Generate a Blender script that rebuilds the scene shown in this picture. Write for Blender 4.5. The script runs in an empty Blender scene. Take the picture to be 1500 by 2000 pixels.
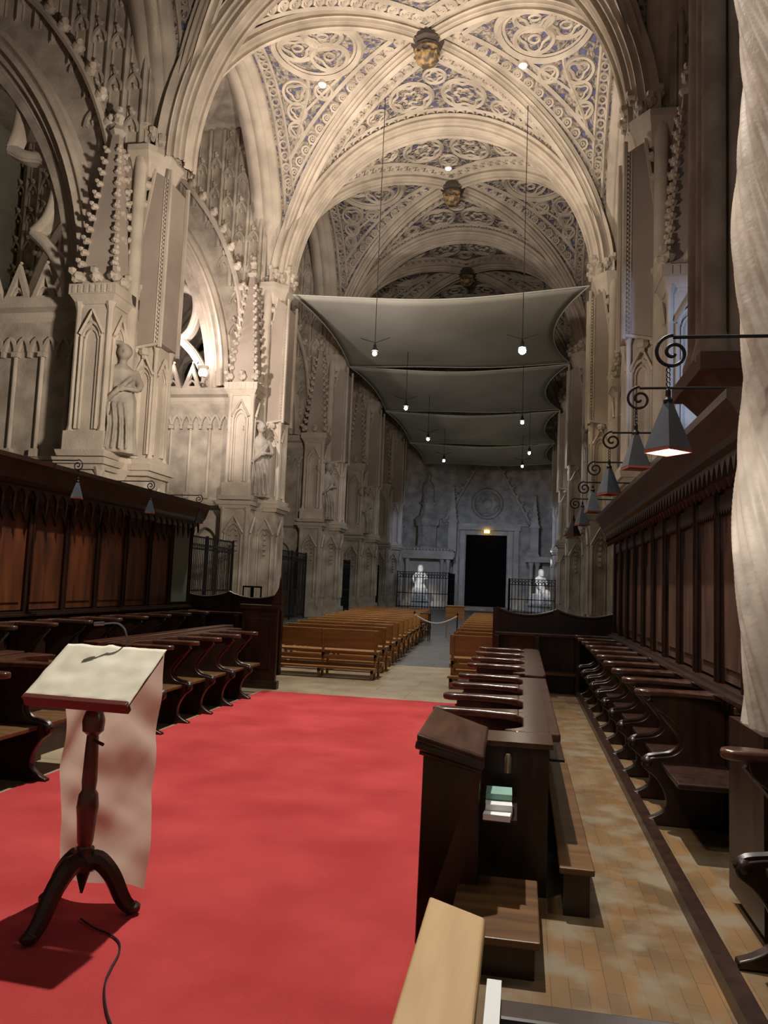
import bpy, bmesh, math, random
from mathutils import Vector, Matrix, noise
PI = math.pi; R = math.radians
S = bpy.context.scene; COL = S.collection
rnd = random.Random(7)

# ------------------------------------------------------------------ camera
cd = bpy.data.cameras.new('camera'); cam = bpy.data.objects.new('camera', cd); COL.objects.link(cam)
cd.sensor_fit = 'HORIZONTAL'; cd.sensor_width = 36; cd.lens = 36; cd.clip_start = .05; cd.clip_end = 300
cam.matrix_world = Matrix.Translation((0, 0, 1.65)) @ Matrix.Rotation(R(10.37), 4, 'Z') @ Matrix.Rotation(R(95.30), 4, 'X') @ Matrix.Rotation(R(2.29), 4, 'Z')
S.camera = cam
# ------------------------------------------------------------------ view, world
vs = S.view_settings; S.display_settings.display_device = 'sRGB'
vs.view_transform = 'Standard'; vs.look = 'None'; vs.gamma = 1; vs.use_curve_mapping = False; vs.exposure = 0.5
W = bpy.data.worlds.new('dim_interior'); S.world = W; W.use_nodes = True
W.node_tree.nodes['Background'].inputs[0].default_value = (.80, .76, .68, 1)
W.node_tree.nodes['Background'].inputs[1].default_value = .10

# ------------------------------------------------------------------ lights
def light(kind, loc, power, color=(1, .86, .7), target=None, size=.3, angle=60, blend=.5, name=None):
    ld = bpy.data.lights.new(name or kind.lower() + '_light', kind); ld.energy = power; ld.color = color
    if kind == 'SPOT': ld.spot_size = R(angle); ld.spot_blend = blend; ld.shadow_soft_size = size
    elif kind == 'AREA': ld.shape = 'DISK'; ld.size = size
    elif kind == 'POINT': ld.shadow_soft_size = size
    o = bpy.data.objects.new(name or kind.lower() + '_light', ld); COL.objects.link(o); o.location = loc
    if target is not None:
        o.rotation_euler = (Vector(target) - Vector(loc)).to_track_quat('-Z', 'Y').to_euler()
    return o
WARM = (1, .86, .72)
# ledge floodlights and one over mid-choir wash the vaults; wall fills follow
light('SPOT', (-9.6, 19.9, 8.0), 1100, (1, .87, .79), (-10.2, 26, 9.2), .1, 95, .6, 'ledge_floodlight')
light('SPOT', (-12.3, 24.4, 9.1), 420, (1, .84, .80), (-11.6, 26.4, 11.5), .05, 130, .8, 'ledge_floodlight')
light('SPOT', (-8.9, 20.5, 8.6), 2700, WARM, (-1.5, 22.0, 18), .25, 105, .9, 'vault_floodlight')
light('SPOT', (2.6, 19.0, 8.6), 2500, WARM, (-5.0, 21.5, 18), .25, 105, .9, 'vault_floodlight')
light('SPOT', (-3.2, 13.5, 9.0), 2000, WARM, (-3.2, 25.5, 16.5), .3, 80, .9, 'vault_floodlight')
light('SPOT', (-1.0, 9.0, 6.0), 3600, WARM, (-9.5, 19, 8.5), .3, 80, .9, 'wall_fill')  # unseen fill, hung free, brightening the near left wall
light('SPOT', (-5.5, 9.0, 5.0), 900, WARM, (2.6, 18.5, 7.5), .3, 50, .9, 'wall_fill')  # fill added from the left to brighten the right piers
# down lights over the choir, then a fill for the column
light('SPOT', (-1.6, 7.4, 11.5), 3800, (1, .92, .84), (-2.4, 5.0, 0), .10, 75, .7, 'choir_downlight')
light('SPOT', (-3.6, 15.0, 12.5), 2600, (1, .90, .78), (-3.2, 17.0, 0), .12, 80, .8, 'choir_downlight')
light('SPOT', (-3.0, 1.0, 8.5), 700, WARM, (1.4, 4.0, 3.5), .25, 50, .8, 'column_fill')  # weak fill added behind the viewer, aimed at the twisted column
# cool daylight from the south chapel and at the far end
light('SPOT', (5.4, 11.4, 4.6), 650, (.36, .55, 1), (4.0, 16.2, 6.3), .25, 42, .6, 'chapel_spotlight')
light('SPOT', (-5.0, 48.5, 6.5), 430, (.5, .66, 1), (-6.6, 58, 3.2), .3, 95, 1.0, 'statue_spotlight')
light('SPOT', (-.4, 48.5, 6.5), 400, (.42, .6, 1), (.6, 58, 3), .3, 95, 1.0, 'statue_spotlight')
light('SPOT', (-7.2, 50.6, 5.4), 520, (1, .98, .92), (-7.2, 54.6, 2), .05, 26, .9, 'statue_spotlight')
light('SPOT', (1.6, 50.4, 5.4), 520, (1, .98, .92), (1.3, 54.9, 2), .05, 26, .9, 'statue_spotlight')

# ------------------------------------------------------------------ materials
def mat(name, c, rough=.7, c2=None, scale=4, metal=0, bump=0, bscale=30, emit=0, wood=None, spec=None, detail=6, lo=.35, hi=.68, coat=0, pattern=None):
    m = bpy.data.materials.new(name); m.use_nodes = True; nt = m.node_tree; N = nt.nodes; L = nt.links
    b = N['Principled BSDF']; b.inputs['Base Color'].default_value = (*c, 1); b.inputs['Roughness'].default_value = rough
    b.inputs['Metallic'].default_value = metal
    if spec is not None: b.inputs['Specular IOR Level'].default_value = spec
    if coat: b.inputs['Coat Weight'].default_value = coat; b.inputs['Coat Roughness'].default_value = .2
    if emit: b.inputs['Emission Color'].default_value = (*c, 1); b.inputs['Emission Strength'].default_value = emit
    tc = N.new('ShaderNodeTexCoord'); src = tc.outputs['Object']
    if wood:
        mp = N.new('ShaderNodeMapping'); mp.inputs['Scale'].default_value = wood; L.new(src, mp.inputs[0]); src = mp.outputs[0]
    if c2 is not None:
        n = N.new('ShaderNodeTexNoise'); n.inputs['Scale'].default_value = scale; n.inputs['Detail'].default_value = detail
        n.inputs['Distortion'].default_value = .4 if wood else 0
        L.new(src, n.inputs['Vector']); r = N.new('ShaderNodeValToRGB'); L.new(n.outputs['Fac'], r.inputs[0])
        r.color_ramp.elements[0].position = lo; r.color_ramp.elements[0].color = (*c2, 1)
        r.color_ramp.elements[1].position = hi; r.color_ramp.elements[1].color = (*c, 1)
        L.new(r.outputs[0], b.inputs['Base Color'])
    if bump:
        n = N.new('ShaderNodeTexNoise'); n.inputs['Scale'].default_value = bscale; n.inputs['Detail'].default_value = 4; L.new(src, n.inputs['Vector'])
        bp = N.new('ShaderNodeBump'); bp.inputs['Strength'].default_value = bump; bp.inputs['Distance'].default_value = .02
        L.new(n.outputs['Fac'], bp.inputs['Height']); L.new(bp.outputs[0], b.inputs['Normal'])
    return m
STONE = mat('carved_stone', (.60, .52, .425), .8, (.41, .35, .285), 1.2, bump=.5, bscale=25)
STONE2 = mat('weathered_stone', (.54, .475, .39), .85, (.30, .255, .205), 1.6, bump=.5, bscale=18)
PLAIN = mat('plain_rendered_stone', (.42, .345, .29), .85, (.33, .27, .225), .8)
DARKST = mat('dark_stone', (.20, .175, .15), .9, (.10, .085, .07), 1.2, bump=.5)  # dark mottled stone tone for the shaft core and vault backing
MARBLE = mat('white_marble', (.86, .84, .80), .45, (.62, .60, .56), 3)
STATUE = mat('statue_stone', (.42, .37, .31), .7, (.26, .22, .18), 3)
DWOOD = mat('dark_polished_wood', (.042, .016, .009), .36, (.016, .007, .005), 5, wood=(3, 3, .5), coat=.12)
TWOOD = mat('dark_polished_top', (.105, .045, .026), .22, (.05, .02, .012), 5, wood=(3, .5, 3), coat=.5)
PWOOD = mat('reddish_panel_wood', (.20, .062, .022), .38, (.06, .02, .010), 2.4, wood=(2.5, 2.5, .35), coat=.2)
RWOOD = mat('dull_panel_wood', (.15, .075, .048), .45, (.055, .027, .018), 2.4, wood=(2.5, 2.5, .35))
LWOOD = mat('honey_pew_wood', (.47, .235, .075), .38, (.33, .15, .045), 3, wood=(.5, 5, 5), coat=.2)
PALEW = mat('pale_varnished_wood', (.62, .42, .20), .45, (.50, .32, .14), 3, wood=(6, .7, 6), coat=.2)
IRON = mat('black_wrought_iron', (.018, .018, .020), .5, metal=.6)
SHADE = mat('grey_painted_tin', (.10, .115, .135), .45, (.06, .07, .085), 5, metal=.3)
SHADEIN = mat('white_enamel_shade_lining', (.85, .85, .82), .4, emit=0)
ORANGE = mat('red_orange_rim', (.30, .085, .045), .6)
CARPET = mat('red_carpet', (.66, .092, .090), .95, (.50, .058, .060), 1.5, bump=.6, bscale=250, spec=.05)
SATIN = mat('cream_satin_cloth', (.66, .58, .47), .42, (.55, .44, .32), 3, spec=.6)
def translucent(m, col, f):
    nt = m.node_tree; N = nt.nodes; L = nt.links; b = N['Principled BSDF']; out = N['Material Output']
    t = N.new('ShaderNodeBsdfTranslucent'); t.inputs[0].default_value = (*col, 1); mx = N.new('ShaderNodeMixShader'); mx.inputs[0].default_value = f
    L.new(b.outputs[0], mx.inputs[1]); L.new(t.outputs[0], mx.inputs[2]); L.new(mx.outputs[0], out.inputs[0])
translucent(SATIN, (.80, .68, .55), .55)
LINEN = mat('cream_linen', (.88, .84, .68), .7, (.74, .69, .52), 7)
SAIL = mat('grey_canvas', (.48, .465, .40), .95, (.40, .385, .33), .5)
ROPE = mat('pale_rope', (.50, .50, .46), .8)
TEAL = mat('grey_green_glass_panel', (.16, .20, .17), .25)
BLACK = mat('black_rubber', (.012, .012, .014), .5)
GREEN = mat('green_paper_cover', (.22, .40, .33), .6)
PAPER = mat('white_paper', (.80, .82, .80), .7)
GOLD = mat('gilded_stone', (.42, .28, .12), .6, (.10, .07, .05), 5, lo=.45, hi=.6)
BULB = mat('glowing_bulb', (1, .93, .78), .4, emit=60)
BULBY = mat('glowing_yellow_bulb', (1, .86, .45), .4, emit=60)
EXITM = mat('lit_yellow_sign', (1, .62, .12), .4, emit=5)
DISC = mat('glowing_lamp_disc', (1, .97, .9), .4, emit=7)
TUBE = mat('glowing_lamp_tube', (1, .98, .95), .4, emit=3)
VOID = mat('dark_plaster', (.10, .10, .085), .95, (.06, .06, .05), .6)
GREYP = mat('grey_green_plaster', (.30, .30, .25), .9, (.22, .22, .18), .8)
def floor_mat(name, c, c2, bw, bh, rough, mortar=.01, rot=0, off=.5):
    m = mat(name, c, rough); nt = m.node_tree; N = nt.nodes; L = nt.links; b = N['Principled BSDF']
    tc = N.new('ShaderNodeTexCoord'); mp = N.new('ShaderNodeMapping'); mp.inputs['Rotation'].default_value[2] = rot; L.new(tc.outputs['Object'], mp.inputs[0])
    br = N.new('ShaderNodeTexBrick'); br.inputs['Color1'].default_value = (*c, 1); br.inputs['Color2'].default_value = (*c2, 1)
    br.inputs['Mortar'].default_value = (*[v * .5 for v in c2], 1); br.inputs['Scale'].default_value = 1; br.inputs['Brick Width'].default_value = bw; br.inputs['Row Height'].default_value = bh
    br.inputs['Mortar Size'].default_value = mortar; br.offset = off; L.new(mp.outputs[0], br.inputs[0])
    n = N.new('ShaderNodeTexNoise'); n.inputs['Scale'].default_value = 2.2; n.inputs['Detail'].default_value = 6; L.new(mp.outputs[0], n.inputs[0])
    mx = N.new('ShaderNodeMix'); mx.data_type = 'RGBA'; mx.blend_type = 'MULTIPLY'; mx.inputs[0].default_value = .8
    rr = N.new('ShaderNodeValToRGB'); rr.color_ramp.elements[0].position = .3; rr.color_ramp.elements[0].color = (.55, .5, .45, 1); rr.color_ramp.elements[1].position = .65
    L.new(n.outputs['Fac'], rr.inputs[0]); L.new(br.outputs['Color'], mx.inputs[6]); L.new(rr.outputs[0], mx.inputs[7]); L.new(mx.outputs[2], b.inputs['Base Color'])
    return m
FLOORG = floor_mat('grey_stone_slabs', (.155, .165, .17), (.12, .13, .135), .9, .6, .45)
FLOORB = floor_mat('beige_stone_slabs', (.46, .38, .25), (.40, .33, .22), 1.1, .7, .4, .006)
PARQ = floor_mat('worn_parquet', (.26, .145, .055), (.18, .12, .062), .35, .07, .42, .0012, PI / 2)
def worn(m):
    nt = m.node_tree; N = nt.nodes; L = nt.links; b = N['Principled BSDF']; src = b.inputs['Base Color'].links[0].from_socket
    tc = N.new('ShaderNodeTexCoord'); n = N.new('ShaderNodeTexNoise'); n.inputs['Scale'].default_value = 5; n.inputs['Detail'].default_value = 5; L.new(tc.outputs['Object'], n.inputs[0])
    r = N.new('ShaderNodeValToRGB'); r.color_ramp.elements[0].position = .45; r.color_ramp.elements[1].position = .62; L.new(n.outputs['Fac'], r.inputs[0])
    mx = N.new('ShaderNodeMix'); mx.data_type = 'RGBA'; mx.inputs[7].default_value = (.23, .185, .12, 1); L.new(r.outputs[0], mx.inputs[0]); L.new(src, mx.inputs[6]); L.new(mx.outputs[2], b.inputs['Base Color'])
worn(PARQ)
# vault web: carved foliage with blue-violet ground showing in the hollows
def web_mat():
    m = mat('painted_vault_web', (.4, .35, .3), .85); nt = m.node_tree; N = nt.nodes; L = nt.links; b = N['Principled BSDF']
    tc = N.new('ShaderNodeTexCoord'); v = N.new('ShaderNodeTexVoronoi'); v.inputs['Scale'].default_value = 3.6; v.feature = 'DISTANCE_TO_EDGE'
    nz = N.new('ShaderNodeTexNoise'); nz.inputs['Scale'].default_value = 3; L.new(tc.outputs['Object'], nz.inputs[0])
    ad = N.new('ShaderNodeMix'); ad.data_type = 'RGBA'; ad.blend_type = 'ADD'; ad.inputs[0].default_value = .45; L.new(tc.outputs['Object'], ad.inputs[6]); L.new(nz.outputs['Color'], ad.inputs[7])
    L.new(ad.outputs[2], v.inputs['Vector'])
    r = N.new('ShaderNodeValToRGB'); L.new(v.outputs['Distance'], r.inputs[0])
    r.color_ramp.elements[0].position = .15; r.color_ramp.elements[0].color = (.42, .36, .30, 1)
    r.color_ramp.elements[1].position = .24; r.color_ramp.elements[1].color = (.09, .09, .17, 1)
    e = r.color_ramp.elements.new(.40); e.color = (.13, .13, .25, 1)
    L.new(r.outputs[0], b.inputs['Base Color'])
    bp = N.new('ShaderNodeBump'); bp.invert = True; bp.inputs['Strength'].default_value = 1; bp.inputs['Distance'].default_value = .09
    mr = N.new('ShaderNodeMapRange'); mr.inputs['From Max'].default_value = .24; L.new(v.outputs['Distance'], mr.inputs[0]); L.new(mr.outputs[0], bp.inputs['Height']); L.new(bp.outputs[0], b.inputs['Normal'])
    return m
WEB = web_mat()

# ------------------------------------------------------------------ mesh helpers
class MB:
    def __init__(s, T=None): s.v = []; s.f = []; s.T = T
    def add(s, vs, fs):
        o = len(s.v)
        for p in vs:
            p = Vector(p); s.v.append(tuple(s.T(p)) if s.T else tuple(p))
        s.f += [tuple(i + o for i in f) for f in fs]; return s
    def box(s, x0, x1, y0, y1, z0, z1):
        return s.add([(x0, y0, z0), (x1, y0, z0), (x1, y1, z0), (x0, y1, z0), (x0, y0, z1), (x1, y0, z1), (x1, y1, z1), (x0, y1, z1)],
                     [(0, 3, 2, 1), (4, 5, 6, 7), (0, 1, 5, 4), (1, 2, 6, 5), (2, 3, 7, 6), (3, 0, 4, 7)])
    def frustum(s, cx, cy, w0, d0, z0, w1, d1, z1):
        vs = []
        for w, d, z in ((w0, d0, z0), (w1, d1, z1)): vs += [(cx - w, cy - d, z), (cx + w, cy - d, z), (cx + w, cy + d, z), (cx - w, cy + d, z)]
        return s.add(vs, [(0, 3, 2, 1), (4, 5, 6, 7), (0, 1, 5, 4), (1, 2, 6, 5), (2, 3, 7, 6), (3, 0, 4, 7)])
    def prism(s, poly, f3, d0, d1):   # poly 2D, f3(a,b,d)->xyz
        n = len(poly); vs = [f3(a, b, d0) for a, b in poly] + [f3(a, b, d1) for a, b in poly]
        return s.add(vs, [tuple(range(n))[::-1], tuple(range(n, 2 * n))] + [(i, (i + 1) % n, n + (i + 1) % n, n + i) for i in range(n)])
    def lathe(s, prof, c=(0, 0, 0), n=16, sx=1, sy=1, a0=0):
        vs = []; cx, cy, cz = c
        for r, z in prof:
            for k in range(n):
                a = a0 + 2 * PI * k / n; vs.append((cx + r * sx * math.cos(a), cy + r * sy * math.sin(a), cz + z))
        fs = [(i * n + k, i * n + (k + 1) % n, (i + 1) * n + (k + 1) % n, (i + 1) * n + k) for i in range(len(prof) - 1) for k in range(n)]
        fs += [tuple(range(n))[::-1], tuple(range((len(prof) - 1) * n, len(prof) * n))]
        return s.add(vs, fs)
    def ball(s, c, r, n=8, m=5, sx=1, sy=1, sz=1):
        return s.lathe([(max(.001, r * math.sin(PI * i / m)), -r * sz * math.cos(PI * i / m)) for i in range(m + 1)], c, n, sx, sy)
    def tube(s, pts, r, n=5, closed=False, up=None):
        P = [Vector(p) for p in pts]; k = len(P)
        if k < 2: return s
        rr = r if hasattr(r, '__len__') else [r] * k
        vs = []; prev = Vector(up) if up else None
        for i in range(k):
            t = (P[(i + 1) % k] - P[i - 1]) if closed else (P[min(i + 1, k - 1)] - P[max(i - 1, 0)])
            if t.length < 1e-9: t = Vector((0, 0, 1))
            t.normalize()
            if prev is None: prev = Vector((0, 0, 1)) if abs(t.z) < .9 else Vector((1, 0, 0))
            a = prev - t * prev.dot(t)
            if a.length < 1e-6: a = t.orthogonal()
            a.normalize(); prev = a; b = t.cross(a)
            for j in range(n):
                q = 2 * PI * j / n; vs.append(P[i] + (a * math.cos(q) + b * math.sin(q)) * rr[i])
        m = k if closed else k - 1
        fs = [(i * n + j, i * n + (j + 1) % n, ((i + 1) % k) * n + (j + 1) % n, ((i + 1) % k) * n + j) for i in range(m) for j in range(n)]
        if not closed: fs += [tuple(range(n))[::-1], tuple(range((k - 1) * n, k * n))]
        return s.add(vs, fs)
    def sweep(s, path, side, prof, center):   # side: fixed unit vector; prof [(u, v)] open polyline; v = away from center
        P = [Vector(p) for p in path]; side = Vector(side).normalized(); k = len(P); n = len(prof); vs = []; c = Vector(center); pv = None
        for i in range(k):
            t = (P[min(i + 1, k - 1)] - P[max(i - 1, 0)]).normalized(); o = t.cross(side).normalized()
            if pv is None:
                if o.dot(P[i] - c) < 0: o = -o
            elif o.dot(pv) < 0: o = -o
            pv = o
            vs += [P[i] + side * u + o * v for u, v in prof]
        return s.add(vs, [(i * n + j, i * n + j + 1, (i + 1) * n + j + 1, (i + 1) * n + j) for i in range(k - 1) for j in range(n - 1)])
    def build(s, name, m, parent=None, smooth=False, loc=None, norm=True, link=True):
        me = bpy.data.meshes.new(name); me.from_pydata(s.v, [], s.f)
        if norm:
            bm = bmesh.new(); bm.from_mesh(me); bmesh.ops.recalc_face_normals(bm, faces=bm.faces); bm.to_mesh(me); bm.free()
        if smooth:
            me.polygons.foreach_set('use_smooth', [True] * len(me.polygons))
            if smooth != 'all': me.set_sharp_from_angle(angle=R(40))
        me.materials.append(m); o = bpy.data.objects.new(name, me)
        if link: COL.objects.link(o)
        if parent: o.parent = parent
        if loc: o.location = loc
        return o
def tag(o, label=None, cat=None, group=None, kind=None):
    if label: o['label'] = label
    if cat: o['category'] = cat
    if group: o['group'] = group
    if kind: o['kind'] = kind
    return o
def empty(name, loc=(0, 0, 0), rz=0, label=None, cat=None, group=None, kind=None):
    o = bpy.data.objects.new(name, None); COL.objects.link(o); o.location = loc; o.rotation_euler = (0, 0, rz); o.empty_display_size = .1
    return tag(o, label, cat, group, kind)
def copy_tree(o, parent=None):
    c = o.copy(); COL.objects.link(c)
    if parent: c.parent = parent
    for ch in [x for x in bpy.data.objects if x.parent == o]: copy_tree(ch, c)
    return c
def bez(o, w=.004, seg=2):
    b = o.modifiers.new('bevel', 'BEVEL'); b.width = w; b.segments = seg; b.limit_method = 'ANGLE'; b.angle_limit = R(35); return o
def parch(h, rise, z0, n=24, cx=0, legs=0):     # pointed (or round) arch polyline in 2D, left foot to right foot
    c = max(0, (rise * rise - h * h) / (2 * h)); r = h + c
    if rise < h: pts = [(-h * math.cos(PI * i / n), rise * math.sin(PI * i / n)) for i in range(n + 1)]
    else:
        am = math.acos(c / r) if r else PI / 2; k = n // 2
        L_ = [(c - r * math.cos(am * i / k), r * math.sin(am * i / k)) for i in range(k + 1)]
        pts = L_ + [(-a, b) for a, b in L_[-2::-1]]
    pts = [(cx + a, z0 + b) for a, b in pts]
    if legs: pts = [(pts[0][0], z0 - legs)] + pts + [(pts[-1][0], z0 - legs)]
    return pts
def scallops(pts, bulge, seg=4):                 # roll mouldings between consecutive profile points
    out = [pts[0]]
    for (a, b), (c, d) in zip(pts, pts[1:]):
        dx, dy = c - a, d - b; l = math.hypot(dx, dy); nx, ny = dy / l, -dx / l
        for i in range(1, seg + 1):
            t = i / seg; h = math.sin(PI * t) * bulge * l; out.append((a + dx * t + nx * h, b + dy * t + ny * h))
    return out
def spline(pts, seg=5, closed=False):
    P = [Vector(p) for p in pts]; n = len(P); out = []
    for i in range(n if closed else n - 1):
        g = (lambda j: P[j % n]) if closed else (lambda j: P[max(0, min(n - 1, j))])
        a, b, c, d = g(i - 1), g(i), g(i + 1), g(i + 2)
        for k in range(seg):
            t = k / seg; out.append(.5 * ((2 * b) + (c - a) * t + (2 * a - 5 * b + 4 * c - d) * t * t + (3 * b - a - 3 * c + d) * t ** 3))
    if not closed: out.append(P[-1])
    return [tuple(q) for q in out]
def leaf(mb, c, r, out=(0, 0, 1)):               # curled crocket leaf: two offset lobes
    c = Vector(c); o = Vector(out)
    mb.ball(c, r, 6, 4, 1, 1, .8); mb.ball(c + o * r * .9 + Vector((0, 0, r * .5)), r * .62, 5, 3)
    mb.ball(c + o * r * .5 - Vector((0, 0, r * .6)), r * .5, 5, 3)

# ================================================================== SETTING
XC = -3.25; WU = 6.9; PU = 5.25
YP = [8.8, 17.6, 26.4, 35.2, 44.0, 52.8]; YF = 58.0
ZS = 12.2; HV = 6.3; WV = 5.9
m = MB(); m.box(XC - 17.5, XC + 17.5, -4, 60, -.3, -.02); tag(m.build('floor', FLOORG), kind='structure')
m = MB(); m.box(-9.9, 3.4, -4, 15.7, -.25, 0); tag(m.build('floor', FLOORB), kind='structure')
m = MB(); m.box(-8.2, 2.4, 54.5, 57.9, -.05, .12); m.box(-4.6, -.8, 53.9, 57.9, .0, .2); tag(m.build('trim_1', STONE2), kind='structure')

# ---- ceiling (vaults)
ceil = tag(empty('ceiling', (XC, 0, 0)), kind='structure')
def bay_parts(L):     # half length L of the bay; local origin bay centre, returns list of (name, mesh object)
    res = []
    def surf(x, y):
        h1 = math.sqrt(max(0, 1 - (x / WV) ** 2)); h2 = math.sqrt(max(0, 1 - (y / L) ** 2)); return ZS + HV * max(h1, h2)
    n1, n2 = 72, 56; vs = []; xs = [WV * math.sin(PI / 2 * (2 * i / n1 - 1)) for i in range(n1 + 1)]; ys = [L * math.sin(PI / 2 * (2 * j / n2 - 1)) for j in range(n2 + 1)]
    w = MB(); w.add([(x, y, surf(x, y)) for y in ys for x in xs], [(j * (n1 + 1) + i, j * (n1 + 1) + i + 1, (j + 1) * (n1 + 1) + i + 1, (j + 1) * (n1 + 1) + i) for j in range(n2) for i in range(n1)])
    res.append(w.build('vault_web', WEB, smooth=True, norm=False))
    dr = MB(); prof = scallops([(-.30, .05), (-.26, -.12), (-.15, -.2), (-.1, -.33), (.1, -.33), (.15, -.2), (.26, -.12), (.30, .05)], -.45)
    for sg in (1, -1):
        path = [(WV * math.cos(a), sg * L * math.cos(a), ZS + HV * math.sin(a)) for a in [PI * i / 56 for i in range(57)]]
        dr.sweep(path, Vector((sg * L, -WV, 0)), prof, (0, 0, ZS))
    res.append(dr.build('diagonal_rib', STONE, smooth=True))
    t = MB(); rg = MB()
    def pt(kind, sg, s, y):   # unrolled coordinates -> vault
        if kind == 0: a = s / 5.98; return (WV * math.sin(a), sg * y, ZS + HV * math.cos(a) - .03)
        a = s / 5.2; return (sg * y, L * math.sin(a), ZS + HV * math.cos(a) - .03)
    def line(kind, sg, P, r): 
        q = [pt(kind, sg, *p) for p in P]
        if len(q) > 1: t.tube(q, r * 1.35, 4, up=(0, 0, 1))
    def circ(kind, sg, cs, cy, r, tr, foils=0, amp=.12, n=32, ph=0):
        q = []
        for i in range(n):
            a = 2 * PI * i / n; rr = r * (1 + amp * math.cos(foils * a + ph)) if foils else r
            q.append(pt(kind, sg, cs + rr * math.cos(a), cy + rr * math.sin(a)))
        t.tube(q, tr * 1.3, 4, closed=True, up=(0, 0, 1))
    for kind, B, D, RR in ((0, L, WV, 5.98), (1, WV, L, 5.2)):
        # B: depth of the web, boundary curve y = B*sin(|s|/RR)
        smax = RR * PI / 2
        bd = lambda s, off: B * math.sin(min(abs(s) / RR, PI / 2)) + off
        for sg in (1, -1):
            e = [.34, .78] if kind == 0 else [.28, .62]
            for off in e:                       # mouldings parallel to wall arch / transverse arch
                sm = 0
                for i in range(90):
                    s_ = smax * i / 90
                    if bd(s_, .35) < B - off: sm = s_
                line(kind, sg, [(-sm + 2 * sm * i / 40, B - off) for i in range(41)], .045)
            for j in range(-20, 21):            # bead row between them
                s_ = j * .36
                if bd(s_, .45) < B - sum(e) / 2: circ(kind, sg, s_, B - sum(e) / 2, .13, .035, n=8)
            for o1, tr in ((.42, .05), (.95, .065)):   # mouldings parallel to the diagonal ribs
                for s2 in (1, -1):
                    P = []
                    for i in range(60):
                        s_ = smax * i / 60; y_ = bd(s_, o1 * (1.0 + .15 * kind))
                        if y_ < B - e[1]: P.append((s2 * s_, y_))
                    line(kind, sg, P, tr)
            for s2 in (1, -1):
                a_ = .2
                while a_ < smax * .9:
                    y_ = bd(a_, .68)
                    if y_ < B - .3:
                        circ(kind, sg, s2 * a_, y_, .15, .04, n=8); circ(kind, sg, s2 * a_, y_, .06, .03, n=5)
                    a_ += .33
            C = []
            if kind == 0:
                C = [(-.92, B - 1.62, .74), (.92, B - 1.62, .74), (-2.25, B - 1.2, .36), (2.25, B - 1.2, .36), (0, B - 2.55, .36), (-3.0, B - 1.05, .2), (3.0, B - 1.05, .2)]
                for cs, cy, r in C[:2]:
                    circ(kind, sg, cs, cy, r, .06); circ(kind, sg, cs, cy, r * .8, .045, 6, .14, 48); circ(kind, sg, cs, cy, r * .36, .04, 6, .2, 36)
                for cs, cy, r in C[2:]: circ(kind, sg, cs, cy, r, .045); circ(kind, sg, cs, cy, r * .62, .035, 4, .22)
            else:
                big = (0, B - 2.35, 1.42); circ(kind, sg, *big, .09, n=48); circ(kind, sg, 0, B - 2.35, 1.24, .04, n=48)
                for k in range(3):
                    a_ = PI / 2 + 2 * PI * k / 3; cx, cy = .62 * math.cos(a_), B - 2.35 + .62 * math.sin(a_)
                    circ(kind, sg, cx, cy, .6, .06); circ(kind, sg, cx, cy, .42, .04, 3, .25, 36); circ(kind, sg, cx, cy, .17, .035, n=10)
                for s2 in (1, -1):
                    for cs, cy, r in ((1.85, B - 1.25, .45), (2.55, B - 1.15, .32), (3.15, B - 1.0, .25), (1.9, B - 2.2, .3)):
                        circ(kind, sg, s2 * cs, cy, r, .05); circ(kind, sg, s2 * cs, cy, r * .6, .035, 3, .25)
                    line(kind, sg, [(s2 * (1.3 + 2.6 * i / 16), B - 1.75 + .9 * (i / 16) ** .7 * math.sin(PI * .5 * i / 16)) for i in range(17)], .05)
                    line(kind, sg, [(s2 * (1.4 + 1.2 * i / 12), B - 2.9 + 1.5 * (i / 12)) for i in range(13)], .045)
    res.append(t.build('tracery', STONE, norm=True, smooth=True))
    b = MB(); b.lathe([(.05, .1), (.50, .05), (.52, -.12), (.40, -.2), (.44, -.28), (.1, -.3)], (0, 0, ZS + HV - .15), 8)
    res.append(b.build('boss', mat('dark_boss_paint', (.07, .055, .045), .8), smooth=True))
    b = MB(); b.lathe([(.36, 0), (.40, -.1), (.36, -.16), (.32, -.2), (.36, -.26), (.33, -.40), (.22, -.52), (.08, -.55)], (0, 0, ZS + HV - .42), 16)
    for k in range(10):
        a = 2 * PI * k / 10; b.ball((.36 * math.cos(a), .36 * math.sin(a), ZS + HV - .68), .06, 6, 4)
    res.append(b.build('boss_pendant', GOLD, smooth=True))
    return res
proto = bay_parts(4.4)
for i in range(5):
    for o in proto:
        c = o if i == 0 else o.copy()
        if i: COL.objects.link(c)
        c.parent = ceil; c.location = (0, 13.2 + 8.8 * i, 0)
last = bay_parts(2.6)
for o in last: o.parent = ceil; o.location = (0, 55.4, 0)
ta = MB(); RA = 5.45
profA = scallops([(-.62, .62), (-.62, .30), (-.56, .14), (-.44, .06), (-.36, -.06), (-.2, -.06), (-.12, .02), (.12, .02), (.2, -.06), (.36, -.06), (.44, .06), (.56, .14), (.62, .30), (.62, .62)], -.42)
arcA = [(-RA * math.cos(PI * i / 64), 0, ZS - .1 + 6.0 * math.sin(PI * i / 64)) for i in range(65)]
ta.sweep(arcA, (0, 1, 0), profA, (0, 0, ZS))
tao = ta.build('transverse_arch', STONE, ceil, True)
for i, y in enumerate(YP):
    c = tao if i == 0 else tao.copy()
    if i: COL.objects.link(c)
    c.parent = ceil; c.location = (0, y, 0)
rf = MB(); rf.box(-WU - .6, WU + .6, 3, 60, ZS + HV + .35, ZS + HV + .6); o = rf.build('vault_backing', DARKST, ceil)

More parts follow.
